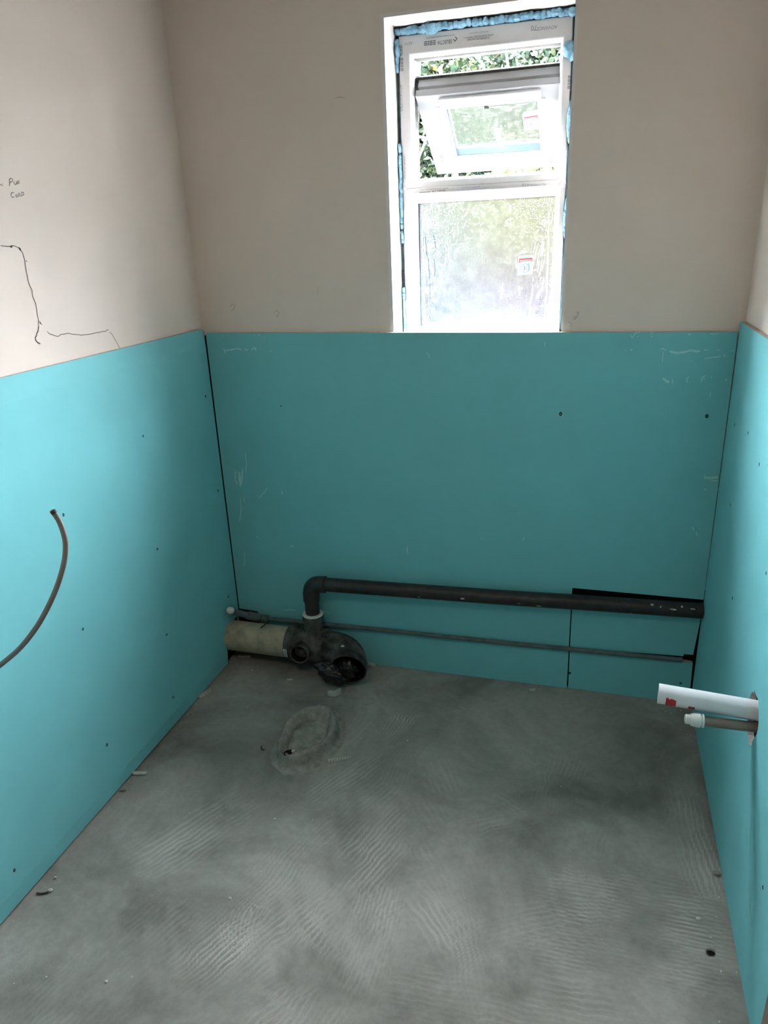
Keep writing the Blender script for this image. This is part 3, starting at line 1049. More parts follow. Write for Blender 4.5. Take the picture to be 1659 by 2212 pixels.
# friction stays joining sash and frame at both sides
mb = MB()
for u in (-.004, SW + .001):
    sbox(u, u + .003, .09, .22, .022, .034, mb)
stay_a = S(-.006, .20, .028)
mb2 = MB()
tube([stay_a, Vector((stay_a.x - .002, FY + .05, 1.665))], .0035, 8, True, None, mb2)
mb.add(mb2.v, mb2.f)
stay_b = S(SW + .003, .20, .028)
mb2 = MB()
tube([stay_b, Vector((stay_b.x - .004, FY + .05, 1.665))], .0035, 8, True, None, mb2)
mb.add(mb2.v, mb2.f)
mb.build('friction_stay', M['greypipe'], win)
# lettering on the sash film
ST = MB()


def sash_text(s, u, v, right, up, ln, h, mi):
    put_text(ST, s, S(u, v, -.0007), right, up, ln, h, mi)


# left stile reads down; local +u is the reader's up
UU = Vector((1, 0, 0))
sash_text('TOGETHER, WE CAN MAKE', .031, .085, SV, UU, .070, .0042, 1)
sash_text('HOMES MORE SECURE, THERMALLY', .0235, .073, SV, UU, .092, .0042, 1)
sash_text('EFFICIENT & ELEGANT', .0165, .088, SV, UU, .060, .0040, 1)
sash_text('SELECTA', .024, .200, SV, UU, .050, .0100, 0)
sash_text('www.selectasystems.com', .0135, .195, SV, UU, .085, .0036, 1)
for k in range(3):
    sash_text('~', .022 + .004 * k, .256, SV, UU, .036, .0024, 0)
sash_text('A', .030, .318, SV, UU, .008, .0075, 0)
# bottom rail
sash_text('SELECTA', .300, SL - .018, UU, -SV, .054, .0095, 0)
sash_text('www.selectasystems.com', .288, SL - .010, UU, -SV, .100, .0034, 1)
for k in range(3):
    sash_text('~', .358, SL - .018 - .0042 * k, UU, -SV, .038, .0024, 0)
# right stile reads up
sash_text('ADVANCE', SW - .020, .170, -SV, -UU, .064, .0085, 2)
sash_text('70', SW - .018, .106, -SV, -UU, .018, .0125, 2)
for k in range(2):
    sash_text('~', SW - .022 + .004 * k, .262, -SV, -UU, .045, .0024, 0)
sash_text('SELECTA', SW - .020, .312, -SV, -UU, .045, .0075, 0)
ST.build('printed_lettering', [M['ink'], M['inkblue'], M['inkgrey']], sash)

# --- warning stickers with the letter mark, both upside down like the photo
def sticker(name, org, right, up, wd, hg, parent, lower):
    mb = MB()
    Rr, Uu = Vector(right).normalized(), Vector(up).normalized()
    Nn = Rr.cross(Uu)

    def Q(x, y, k=0):
        return Vector(org) + Rr * (x * wd) + Uu * (y * hg) + Nn * (.0004 * k)

    def quad(x0, y0, x1, y1, mi, k):
        mb.add([Q(x0, y0, k), Q(x1, y0, k), Q(x1, y1, k), Q(x0, y1, k)], [(0, 1, 2, 3)], mi)
    quad(0, 0, 1, 1, 0, 1)
    quad(.05, .04, .95, .64, 1, 2)
    quad(.05, .66, .95, .86, 2, 2)
    asp = wd / hg
    for r0, r1, mi in ((.30, .255, 3), (.225, .0, 0)):
        vs = []
        for k in range(28):
            th = 2 * math.pi * k / 28
            vs += [Q(.5 + r0 * math.cos(th), .34 + r0 * asp * math.sin(th), 3), Q(.5 + r1 * math.cos(th), .34 + r1 * asp * math.sin(th), 3)]
        mb.add(vs, [(2 * k, 2 * k + 1, (2 * k + 3) % 56, (2 * k + 2) % 56) for k in range(28)], mi)
    # the K seen the wrong way up: red chevron, then blue stem
    def seg(x0, y0, x1, y1, t, mi):
        a, b_ = Q(x0, y0, 4), Q(x1, y1, 4)
        d = (b_ - a).normalized()
        sd = d.cross(Nn) * t * wd
        mb.add([a + sd, a - sd, b_ - sd, b_ + sd], [(0, 1, 2, 3)], mi)
    seg(.40, .46, .50, .34, .028, 2)
    seg(.50, .34, .40, .22, .028, 2)
    seg(.58, .46, .58, .22, .032, 3)
    put_text(mb, '~', Q(.90, .775, 4) + Uu * 0, -Rr, -Uu, wd * .8, hg * .045, 0)
    put_text(mb, '~', Q(.86, .70, 4), -Rr, -Uu, wd * .7, hg * .045, 0)
    if lower:
        put_text(mb, '~', Q(.85, .91, 4), -Rr, -Uu, wd * .7, hg * .05, 3)
        put_text(mb, '2615', Q(.79, .10, 5), Uu, -Rr, hg * .50, wd * .13, 4)
        put_text(mb, 'Ymion7', Q(.17, .03, 5), Uu, -Rr, hg * .62, wd * .12, 4)
    return mb.build(name, [M['stickerwhite'], M['stickerblue'], M['stickerred'], M['stickerring'], M['ink']], parent)


a0 = ray_to(1118, 594, 1, FY + .0235)
a1 = ray_to(1150, 592, 1, FY + .0235)
a2 = ray_to(1120, 553, 1, FY + .0235)
stk = sticker('glazing_sticker', a0, a1 - a0, Vector((0.02, 0, 1)), (a1 - a0).length, (a2 - a0).z, win, True)
stk['label'] = 'white and red glazing sticker on the lower pane'
sorg = S(.295, .200, .0192)
stk2 = sticker('glazing_sticker', sorg, S(.340, .195, .0192) - sorg, -SV, .046, .068, sash, False)
stk2['label'] = 'white and red glazing sticker on the sash pane'
# marker letters and scratches on the lower pane
YP = FY + .0238
ribbons([pxs(s_, 1, YP) for s_ in (
    [(1168, 640), (1166, 646), (1169, 648), (1174, 643), (1172, 640)], [(1166, 652), (1172, 651)], [(1162, 656), (1164, 658), (1168, 656), (1169, 659)],
    [(1161, 662), (1166, 667)], [(1160, 668), (1165, 662)], [(1157, 673), (1157, 677), (1161, 676), (1162, 672), (1157, 673)],
    [(1155, 681), (1156, 684), (1161, 682)], [(1152, 690), (1159, 690), (1153, 694), (1154, 691)])], 0.0016, (0, -1, 0), 'marker_writing', M['ink'], win)
random.seed(4)
sc_ = []
for x0, y0, x1, y1, wd in ((1157, 523, 1152, 545, 1.2), (1162, 529, 1157, 548, 1.0), (1172, 520, 1168, 552, 1.6), (1176, 522, 1171, 553, 1.2), (1165, 540, 1160, 570, 1.2), (1171, 560, 1164, 598, 1.2),
                           (1176, 558, 1171, 585, 1), (1165, 563, 1161, 587, 1.4), (1168, 599, 1167, 606, 1), (1174, 600, 1171, 621, 1.4), (1169, 622, 1166, 638, 1.2), (1152, 600, 1151, 608, 1.6),
                           (1151, 620, 1149, 632, 1.4), (1149, 632, 1141, 684, 2.4), (1147, 668, 1145, 680, 1.4), (1124, 624, 1121, 638, 1.4), (1086, 612, 1080, 648, 3.2), (1153, 684, 1148, 706, 2.0), (1136, 698, 1133, 714, 1.6),
                           (1184, 540, 1183, 570, 3.4), (1183, 570, 1181, 630, 3.4), (1181, 630, 1176, 695, 2.6), (1186, 470, 1184, 540, 2.4), (1173, 474, 1170, 486, 2.4), (1179, 472, 1176, 490, 2.6), (1185, 466, 1182, 480, 2)):
    pts = [(x0 + (x1 - x0) * t / 5 + random.uniform(-.4, .4), y0 + (y1 - y0) * t / 5) for t in range(6)]
    sc_.append((pxs(pts, 1, YP), wd * .0015))
ribbons(sc_, .002, (0, -1, 0), 'scratch', M['labelwhite'], win, kind='stuff')
dr = []
for path, wd in (([(919, 510), (921, 540), (926, 570), (929, 610), (929, 650), (928, 680), (930, 700)], 1.4), ([(937, 508), (941, 535), (939, 550)], 1.2), ([(938, 560), (940, 585), (939, 600)], 1.2), ([(915, 500), (914, 560), (916, 640), (916, 690)], .8)):
    pts = []
    for (a0_, b0_), (a1_, b1_) in zip(path[:-1], path[1:]):
        for k in range(4):
            t = k / 4
            pts.append((a0_ + (a1_ - a0_) * t + random.uniform(-.7, .7), b0_ + (b1_ - b0_) * t))
    dr.append((pxs(pts, 1, YP), wd * .0015))
ribbons(dr, .002, (0, -1, 0), 'dried_drip', M['greypipe'], win, kind='stuff')


# ------------------------------------------------------------------ blue expanding foam
def blobs(name, items, label, group=None, sub=2, fill=None):
    """lumps of foam fused in one mesh: items = (centre, (rx, ry, rz))"""
    bm = bmesh.new()
    for j, (c, r3) in enumerate(items):
        res = bmesh.ops.create_icosphere(bm, subdivisions=sub, radius=1.0)
        for v in res['verts']:
            k = 1 + 0.28 * noise.noise(v.co * 1.7 + Vector((j * 3.1, j, 0))) + 0.12 * noise.noise(v.co * 4.5 + Vector((j, 2, 9)))
            v.co = Vector(c) + Vector((v.co.x * r3[0] * k, v.co.y * r3[1] * k, v.co.z * r3[2] * k))
    o = bm_obj(name, bm, M['foam'], None, True)
    if fill:
        pass
    tag(o, label, 'foam', group)
    return o


random.seed(21)
it = []
x = OX0 + .012
while x < OX1 - .006:
    s_ = random.uniform(.7, 1.25)
    it.append(((x, .122 + random.uniform(-.004, .008), 1.9925 + random.uniform(-.0015, .0015)), (.013 * s_, .016, .0095)))
    x += random.uniform(.010, .017)
it.append(((.745, .112, 1.9885), (.022, .020, .014)))
it.append(((.722, .116, 1.989), (.012, .014, .009)))
it.append(((.690, .116, 1.990), (.020, .014, .009)))
it.append(((.765, .112, 1.990), (.012, .016, .010)))
it.append(((1.122, .108, 1.987), (.012, .012, .011)))
blobs('expanding_foam', it, 'long lumpy bead of blue expanding foam above the window frame')
it = [((.6440, .122, 1.962), (.0075, .012, .013)), ((.6455, .120, 1.945), (.0085, .013, .016)), ((.6435, .124, 1.925), (.006, .010, .014)), ((.642, .126, 1.905), (.005, .008, .014))]
blobs('expanding_foam', it, 'sagging blob of blue foam at the upper left frame corner')
it = []
z = 1.705
while z > 1.545:
    it.append(((.6435 + random.uniform(-.001, .0015), .126, z), (.0055, .010, random.uniform(.008, .016))))
    z -= random.uniform(.010, .018)
blobs('expanding_foam', it, 'thin rippled strip of blue foam along the left jamb beside the sash')
it = []
z = 1.545
while z > 1.44:
    it.append(((.6430 + random.uniform(-.0008, .0015), .127, z), (.0050, .009, random.uniform(.007, .014))))
    z -= random.uniform(.010, .018)
blobs('expanding_foam', it, 'wavy strip of blue foam on the left jamb just under the transom')
it = []
z = 1.300
while z > 1.165:
    it.append(((.6445 + random.uniform(-.0015, .0015), .126, z), (.0048, .009, random.uniform(.006, .013))))
    z -= random.uniform(.010, .018)
blobs('expanding_foam', it, 'ragged strip of blue foam at the foot of the left jamb')
blobs('expanding_foam', [((1.117, .118, 1.905), (.016, .016, .019)), ((1.125, .122, 1.895), (.012, .014, .017))], 'round bulge of blue foam on the upper right jamb', sub=3)
it = [((1.1275, .121, 1.775 - .012 * k), (.0035 + .006 * math.sin(math.pi * k / 7), .010, .012)) for k in range(8)]
blobs('expanding_foam', it, 'slim bulge of blue foam on the right jamb beside the sash')
it = [((1.1285, .123, 1.53 - .014 * k), (.0040 + .0035 * math.sin(math.pi * k / 6), .009, .012)) for k in range(7)]
blobs('expanding_foam', it, 'slim bulge of blue foam on the right jamb below the transom')
# dark packing behind the foam closes the gap round the frame
mb = MB()
mb.box((OX0, .150, OZ0), (FX0 - .0005, .195, OZ1))
mb.box((FX1 + .0005, .150, OZ0), (OX1, .195, OZ1))
mb.box((OX0, .150, FZ1 + .0005), (OX1, .195, OZ1))
mb.build('gap_packing', M['foam'], win)

# ------------------------------------------------------------------ soil pipe and its black branch
AX = Vector((0, -0.0735, 0.1000))       # pipe axis (y, z); runs along x
soil = empty('soil_pipe', (0.25, AX.y, 0.0), 'fat dusty soil pipe with black bend in the back left corner', 'pipe')
rp = .0555
mb = lathe((-.012, AX.y, AX.z), (1, 0, -.006), [(0, rp - .004), (0.0, rp), (.190, rp), (.2475, rp), (.2475, rp - .004)], 40)
cp = shade(fix_normals(mb.build('beige_pipe', M['clay'], soil)))
cp['label'] = 'dusty beige pipe section coming through the left board'
xb = .232
mb = lathe((xb, AX.y, AX.z - .001), (1, 0, -.006), [(0, rp), (0, rp + .0065), (.006, rp + .0075), (.030, rp + .0070), (.034, rp + .003), (.145, rp + .003), (.148, rp + .006)], 40)
# socket collar just before the bend
mb = lathe((xb + .118, AX.y, AX.z - .002), (1, 0, -.006), [(0, rp + .003), (.002, rp + .008), (.030, rp + .008), (.034, rp + .004)], 40, mb)
br = shade(fix_normals(mb.build('boss_branch', M['blackdusty'], soil)))
# upper boss taking the waste pipe
UB = Vector((.3265, -0.0600, 0.0))
mb = lathe((UB.x, UB.y, AX.z + .035), (0, 0, 1), [(0, .036), (.040, .036), (.046, .033), (.062, .033), (.0655, .0375), (.0805, .0375), (.0825, .036)], 32)
shade(fix_normals(mb.build('boss_socket', M['blackdusty'], soil)))
# side boss, an open stub pointing into the room
bo = Vector((.300, AX.y - .036, AX.z + .004))
mb = lathe(bo, (.12, -1, .12), [(0, .033), (.044, .033), (.046, .0335), (.052, .0335), (.052, .0290), (.010, .0280), (.009, .001)], 32, caps=False)
mb.m[32 * 4:] = [1] * (len(mb.m) - 32 * 4)
shade(fix_normals(mb.build('boss_socket', [M['blackdusty'], M['void']], soil)))  # bore coloured near-black to deepen its shade
# 90 degree bend swinging out from the wall, open mouth to the room
bc = []
x0 = xb + .146
E0 = Vector((x0, AX.y, AX.z - .003))
E3 = Vector((.487, -.170, .0795))
d0, d3 = Vector((1, 0, -.01)), Vector((.06, -1, -.20)).normalized()
for i in range(15):
    t = i / 14
    p = E0 * (1 - t) ** 3 + (E0 + d0 * .066) * 3 * t * (1 - t) ** 2 + (E3 - d3 * .066) * 3 * t * t * (1 - t) + E3 * t ** 3
    bc.append(p)
mb = tube(bc, [rp + .004] * 11 + [rp + .005, rp + .008, rp + .009, rp + .009], 40, False)
mb2 = tube([bc[-1], bc[-1] - d3 * .0004] + list(reversed(bc[6:-1])), [rp + .009, rp + .004] + [rp] * 8, 40, False)
mb.add(mb2.v, mb2.f[:40])
mb.add(mb2.v, mb2.f[40:], 1)
mb3 = lathe(bc[6], d0 + d3, [(0, rp), (.001, .001)], 24, caps=False)
mb.add(mb3.v, mb3.f, 1)
bend = shade(mb.build('bend', [M['blackdusty'], M['void']], soil), 50)  # inside of the mouth coloured near-black for its shade
# ribs moulded in the mouth of the bend
a, b_, dd_ = frame_at(d3)
# barcode label on the branch
mb = MB()
for k in range(5):
    th0 = math.radians(158 + 6 * k)
    th1 = math.radians(158 + 6 * (k + 1))

    def lab(th, xx):
        return Vector((xx, AX.y - (rp + .0105) * math.cos(th - math.pi), AX.z + (rp + .0105) * math.sin(th - math.pi)))
    mb.add([lab(th0, .236), lab(th0, .249), lab(th1, .249), lab(th1, .236)], [(0, 1, 2, 3)], 0)
    mb.add([lab(th0, .2405) + Vector((0, -.0004, 0)), lab(th0, .2435) + Vector((0, -.0004, 0)), lab(th1, .2435) + Vector((0, -.0004, 0)), lab(th1, .2405) + Vector((0, -.0004, 0))], [(0, 1, 2, 3)], 1)
mb.build('barcode_label', [M['labelwhite'], M['inkgrey']], soil)
# torn label on the bend
p = bc[10] + Vector((-.012, -.010, rp + .0055))
mesh('torn_label', [p + Vector((-.010, .004, -.002)), p + Vector((.010, .006, -.002)), p + Vector((.012, -.003, -.004)), p + Vector((-.010, -.006, -.004))], [(0, 1, 2, 3)], M['chipgrey'], soil)
# crumpled black polythene stuffed in the mouth
bm = bmesh.new()
bmesh.ops.create_icosphere(bm, subdivisions=4, radius=1.0)
pc = Vector((.425, -.178, .062))
for v in bm.verts:
    n = v.co.copy()
    k = 1 + .35 * noise.noise(n * 2.1 + Vector((4, 1, 2))) + .22 * abs(noise.noise(n * 5.2)) + .10 * noise.noise(n * 11)
    v.co = pc + Vector((n.x * .050 * k, n.y * .022 * k, n.z * .036 * k - .35 * n.x * .05))
    v.co.z = max(v.co.z, .004)
bg_ = bm_obj('polythene_plug', bm, M['bag'], soil, True)
bm = bmesh.new()
bmesh.ops.create_icosphere(bm, subdivisions=4, radius=1.0)
pc = bc[-2] + Vector((-.008, .002, -.012))
for v in bm.verts:
    n = v.co.copy()
    k = 1 + .40 * noise.noise(n * 2.6 + Vector((7, 1, 2))) + .25 * abs(noise.noise(n * 6.0))
    v.co = pc + Vector((n.x * .034 * k, n.y * .018 * k, n.z * .034 * k))
bm_obj('polythene_plug', bm, M['bag'], soil, True)

# ------------------------------------------------------------------ black waste pipe
waste = empty('waste_pipe', (UB.x, UB.y, AX.z + .12), 'black waste pipe rising from the soil pipe and running along the back board', 'pipe')
rw_ = .0255
zt = .334
endR = Vector((W - .004, -0.0150, .3475))
hz0 = Vector((UB.x + .050, -.0590, zt + .0045))
mb = tube([(UB.x, UB.y, AX.z + .112), (UB.x, UB.y, zt - .045)], rw_, 28)
shade(mb.build('riser', M['blackpipe'], waste))
# swept elbow with two sockets
ec = [Vector((UB.x, UB.y, zt - .062)), Vector((UB.x, UB.y, zt - .032))]
for i in range(1, 9):
    th = math.pi / 2 * i / 9
    ec.append(Vector((UB.x + .030 - .030 * math.cos(th), UB.y, zt - .030 + .0335 * math.sin(th))))
ec += [Vector((UB.x + .032, UB.y, zt + .0037)), Vector((UB.x + .056, UB.y + .0005, zt + .0047))]
er = [rw_ + .0040, rw_ + .0042] + [rw_ + .0028] * 8 + [rw_ + .0035, rw_ + .0040]
shade(tube(ec, er, 28).build('elbow', M['blackpipe'], waste), 50)
mid = hz0.lerp(endR, .5) + Vector((0, 0, -.004))
mb = tube([hz0, hz0.lerp(endR, .25) + Vector((0, 0, -.001)), mid + Vector((0, 0, .002)), hz0.lerp(endR, .75), endR], rw_ - .0008, 28)
shade(mb.build('horizontal_run', M['blackpipe'], waste))
mb = lathe((UB.x, UB.y, AX.z + .1155), (0, 0, 1), [(0, .0365), (.0030, .0372), (.0055, .0360), (.0065, .0270)], 32)
shade(mb.build('seal_ring', M['seal'], waste))['label'] = 'white rubber seal ring'
# plaster splashes on the pipe
random.seed(33)
mb = MB()
for k in range(16):
    t = (.40, .82, .845, .87, .90, .92, .60, .95, .965, .55, .83, .88, .34, .28, .93, .975)[k]
    c = hz0.lerp(endR, t)
    th = random.uniform(-1.5, .9)
    o_ = c + Vector((0, -math.cos(th), math.sin(th))) * (rw_ + .0004)
    a = Vector((1, 0, 0))
    b2 = Vector((0, math.sin(th), math.cos(th)))
    sx, sy = random.uniform(.003, .012), random.uniform(.0015, .004)
    vs = [o_ + a * sx * math.cos(q) * random.uniform(.6, 1.1) + b2 * sy * math.sin(q) * random.uniform(.6, 1.1) + Vector((0, -math.cos(th), math.sin(th))) * .0003 for q in [2 * math.pi * i / 7 for i in range(7)]]
    mb.add(vs, [tuple(range(7))])
so = mb.build('plaster_splash', M['chipgrey'], waste)
so['kind'] = 'stuff'

# ------------------------------------------------------------------ thin grey supply pipe with stop end
sup = empty('supply_pipe', (.10, -.02, .15), 'thin dusty grey supply pipe along the foot of the back board', 'pipe')
A_ = Vector((.112, -.0205, .1535))
B_ = Vector((1.560, -.0090, .1640))
mb = tube([A_, A_.lerp(B_, .3) + Vector((0, 0, .001)), A_.lerp(B_, .6) + Vector((0, 0, -.002)), B_], .0078, 16)
shade(mb.build('long_run', M['greypipe'], sup))
mb = lathe(A_ - Vector((.008, 0, 0)), (1, 0, 0), [(0, .0105), (.003, .0135), (.020, .0135), (.024, .0110)], 18)
shade(mb.build('coupling', M['greypipe'], sup), 30)
Cc = Vector((.0870, -.0230, .1560))
D_ = Vector((.0245, -.0900, .2085))
E_ = ray_to(496, 1316, 1, -.112)
mb = tube([Vector((.1000, -.0205, .1540)), Cc, Cc.lerp(D_, .12), Cc.lerp(D_, .4)], [.0120, .0165, .0165, .0150], 18)
shade(mb.build('elbow', M['greypipe'], sup), 60)
mb = tube([Cc, Cc.lerp(D_, .5), D_, D_.lerp(E_, .6)], .0118, 16)
shade(mb.build('stub', M['greypipe'], sup), 60)
dcap = (E_ - Cc).normalized()
dcap = (dcap * .5 + (CAM - E_).normalized() * .5).normalized()
mb = lathe(D_.lerp(E_, .45), dcap, [(0, .0105), (.001, .0128), (.004, .0128), (.0042, .0112), (.007, .0112), (.0072, .0122), (.013, .0118), (.0135, .0090), (.020, .0085), (.0215, .0060)], 24)
shade(mb.build('stop_end', M['cap'], sup), 30)['label'] = 'white push-fit stop end'

# ------------------------------------------------------------------ right wall: white waste pipe, copper tail
wp = empty('waste_stub', (W, -.73, .495), 'white plastic waste pipe stub with red stickers out of the right board', 'pipe')
wa, wb = Vector((W + .0125, -.7360, .4945)), Vector((1.4135, -.7170, .4955))
wd_ = (wb - wa).normalized()
rwp = .0218
mb = lathe(wa, wd_, [(0, rwp), ((wb - wa).length, rwp), ((wb - wa).length, rwp - .0028), (.05, rwp - .0028), (.049, .0005)], 36, caps=False)
shade(fix_normals(mb.build('pipe_body', M['wpipe'], wp)))


def on_pipe(t, th, k=1.012):
    a, b2, d = frame_at(wd_)
    # th = 0 faces the camera side (-y), positive turns up
    out = Vector((0, -math.cos(th), math.sin(th)))
    return wb - wd_ * t + out * rwp * k


def patch(t0, t1, th0, th1, m, name, jag=.0):
    mb = MB()
    n = 8
    rows = []
    for i in range(n + 1):
        t = t0 + (t1 - t0) * i / n
        j0 = random.uniform(-jag, jag)
        j1 = random.uniform(-jag, jag)
        rows.append([on_pipe(t, (th0 + j0) + ((th1 + j1) - (th0 + j0)) * k / 6) for k in range(7)])
    vs = [p for r_ in rows for p in r_]
    mb.add(vs, [(i * 7 + k, i * 7 + k + 1, (i + 1) * 7 + k + 1, (i + 1) * 7 + k) for i in range(n) for k in range(6)])
    return mb.build(name, m, wp)


random.seed(9)
patch(.014, .035, -.75, .25, M['red'], 'red_sticker', .12)['label'] = 'torn red sticker near the open end'
patch(.019, .030, -1.15, -.80, M['red'], 'red_sticker', .05)
patch(.060, .073, -.72, -.22, M['red'], 'red_sticker', .03)['label'] = 'small red sticker square'
patch(.062, .078, -1.20, -.88, M['red'], 'red_sticker', .03)

ct = empty('copper_tail', (W, -.755, .47), 'tarnished copper pipe tail with white push-fit stop end below the white stub', 'pipe')
ca, cb = ray_to(1640, 1567, 0, W + .012), ray_to(1481, 1553.5, 2, .470)
ca = Vector((W + .0125, -.7540, .4660))
cb = Vector((1.4670, -.7620, .4700))
cdv = (cb - ca).normalized()
mb = tube([ca, cb - cdv * .02], .0108, 20)
shade(mb.build('copper_pipe', M['copper'], ct))
cs_ = cb - cdv * .036
mb = lathe(cs_, cdv, [(0, .0100), (0, .0145), (.0035, .0145), (.0037, .0118), (.0065, .0118), (.0068, .0150), (.0200, .0146), (.0210, .0132), (.0250, .0130), (.0255, .0108), (.0350, .0104), (.0365, .0088), (.0368, .004)], 28)
shade(mb.build('stop_end', M['cap'], ct), 30)['label'] = 'white push-fit stop end'

# ------------------------------------------------------------------ loose cable from the left
cab = MB()
cpx = [(-70, 1490, .030), (-40, 1468, .09), (0, 1437, .16), (45, 1398, .22), (85, 1345, .265), (118, 1280, .30), (137, 1222, .315), (142, 1180, .32), (137, 1150, .32), (127, 1124, .315), (116, 1107, .31)]
ctrl = [ray_to(x_, y_, 0, off) for x_, y_, off in cpx]
ctrl[0].x = 0.0005
pts = []
for i in range(len(ctrl) - 1):
    p0, p1, p2, p3 = ctrl[max(i - 1, 0)], ctrl[i], ctrl[i + 1], ctrl[min(i + 2, len(ctrl) - 1)]
    for k in range(6):
        t = k / 6
        pts.append(0.5 * ((2 * p1) + (p2 - p0) * t + (2 * p0 - 5 * p1 + 4 * p2 - p3) * t * t + (3 * p1 - p0 - 3 * p2 + p3) * t ** 3))
pts.append(ctrl[-1])
tube(pts, .0050, 14, True, None, cab)
cable = empty('electric_cable', ctrl[0], 'loose grey electric cable curling out of the left wall', 'cable')
shade(cab.build('sheath', M['cable'], cable))
e = (pts[-1] - pts[-2]).normalized()
mb = lathe(pts[-1] - e * .002, e, [(0, .0052), (.006, .0052), (.007, .0040)], 14)
shade(mb.build('cut_end', M['gasket'], cable))['label'] = 'dark cut end of the cable'

# ------------------------------------------------------------------ cement mound over the old outlet
pcx, pcy = .448, -.455
NR, NA = 40, 96
vs, fs = [], []
for i in range(NR + 1):
    r = i / NR * 1.22
    for k in range(NA):
        th = 2 * math.pi * k / NA
        # pointed oval: long along y
        ex, ey = .088 * (1 + .05 * math.sin(3 * th + 1)), .135 * (1 + .04 * math.sin(2 * th))
        xx, yy = ex * r * math.cos(th), ey * r * math.sin(th)
        n1_ = noise.noise(Vector((xx * 30, yy * 30, .5)))
        n2_ = noise.noise(Vector((xx * 90, yy * 90, 3.5)))
        if r < 1.0:
            rim = math.exp(-((r - .86) / .13) ** 2)
            h = .024 + .020 * rim + .0050 * n1_ * (1 - .5 * rim) + .0016 * n2_
            # inner ragged crust edge
            e_ = .62 + .10 * noise.noise(Vector((math.cos(th) * 2.2, math.sin(th) * 2.2, 1.0)))
            h -= .0110 / (1 + math.exp((r - e_) * 60))
            h -= .0130 * math.exp(-((r - e_) / .028) ** 2) * max(0, .35 + 1.2 * noise.noise(Vector((math.cos(th) * 3.1, math.sin(th) * 3.1, 6.0))) + .3)
            if r > .95:
                h *= .45
        else:
            t = (r - 1.0) / .22
            h = .006 * (1 - t) ** 3 - .0012
        # hole near the camera end
        dhx, dhy = xx - (-.018), yy - (-.098)
        hd_ = math.hypot(dhx / .024, dhy / .020)
        if hd_ < 1.25:
            h -= .050 * max(0, min(1, (1.25 - hd_) / .35))
            h = max(h, -.004)
        vs.append(Vector((pcx + xx, pcy + yy, max(h, -.004))))
for i in range(NR):
    for k in range(NA):
        k2 = (k + 1) % NA
        fs.append((i * NA + k, i * NA + k2, (i + 1) * NA + k2, (i + 1) * NA + k))
mound = empty('cement_mound', (pcx, pcy, 0), 'oval cement mound with broken crust and small hole on the floor', 'mound')
md = shade(mesh('cement_crust', vs, fs, M['cement'], mound), 60)
mb = MB()
mb.add([Vector((pcx - .018 + .021 * math.cos(q), pcy - .098 + .0175 * math.sin(q), .0215)) for q in [2 * math.pi * i / 14 for i in range(14)]], [tuple(range(14))])
mb.build('outlet_hole', M['void'], mound)  # black disc set in the pit to paint its shade


def lump(name, c, r3, m, parent=None, seed=0, sub=2, rough=.35):
    bm = bmesh.new()
    bmesh.ops.create_icosphere(bm, subdivisions=sub, radius=1.0)
    for v in bm.verts:
        n = v.co.copy()
        k = 1 + rough * noise.noise(n * 1.8 + Vector((seed * 1.7, seed, 1)))
        v.co = Vector((n.x * r3[0] * k, n.y * r3[1] * k, max(n.z, -.5) * r3[2] * k))
    zmin = min(v.co.z for v in bm.verts)
    for v in bm.verts:
        v.co = Vector(c) + Vector((v.co.x, v.co.y, v.co.z - zmin))
    return bm_obj(name, bm, m, parent)


for k, (dx, dy, z0, s_) in enumerate(((-.012, -.088, .0195, 1.0), (-.029, -.103, .0185, .75), (-.012, -.107, .0185, .8))):
    lump('rubble', (pcx + dx, pcy + dy, z0), (.0080 * s_, .0065 * s_, .0060 * s_), M['chipgrey'] if k < 1 else M['cement'], mound, k, 1)

# ------------------------------------------------------------------ debris
FZ = 0.0004


def bent_scrap(name, px, py, ln, wd, th, ang, arc, m, label, cat, group=None, rise=0.0):
    """curved sliver of board, foam or wire lying on the floor"""
    c = ray_to(px, py, 2, FZ)
    n = 14
    P_ = []
    for i in range(n + 1):
        t = i / n - .5
        if abs(arc) > .01:
            R_ = ln / arc
            a = arc * t
            P_.append(Vector((R_ * math.sin(a), R_ * (1 - math.cos(a)) - R_ * (1 - math.cos(arc / 2)) * .5, rise * (1 - (2 * t) ** 2))))
        else:
            P_.append(Vector((ln * t, 0, rise * (1 - (2 * t) ** 2))))
    vs, fs = [], []
    for i, p in enumerate(P_):
        t = (P_[min(i + 1, n)] - P_[max(i - 1, 0)]).normalized()
        sd = Vector((-t.y, t.x, 0))
        k = wd * .5 * (1 + .22 * noise.noise(Vector((i * .7, px * .1, 0)))) * (.55 if i in (0, n) else 1)
        for a, z in ((-1, 0), (1, 0), (.85, 1), (-.85, 1)):
            vs.append(p + sd * a * k + Vector((0, 0, z * th)))
    for i in range(n):
        for k in range(4):
            fs.append((i * 4 + k, i * 4 + (k + 1) % 4, (i + 1) * 4 + (k + 1) % 4, (i + 1) * 4 + k))
    fs += [(3, 2, 1, 0), tuple(n * 4 + k for k in range(4))]
    Rm = Matrix.Rotation(math.radians(ang), 3, 'Z')
    vs = [Rm @ v + c for v in vs]
    o = fix_normals(mesh(name, vs, fs, m))
    return tag(o, label, cat, group)


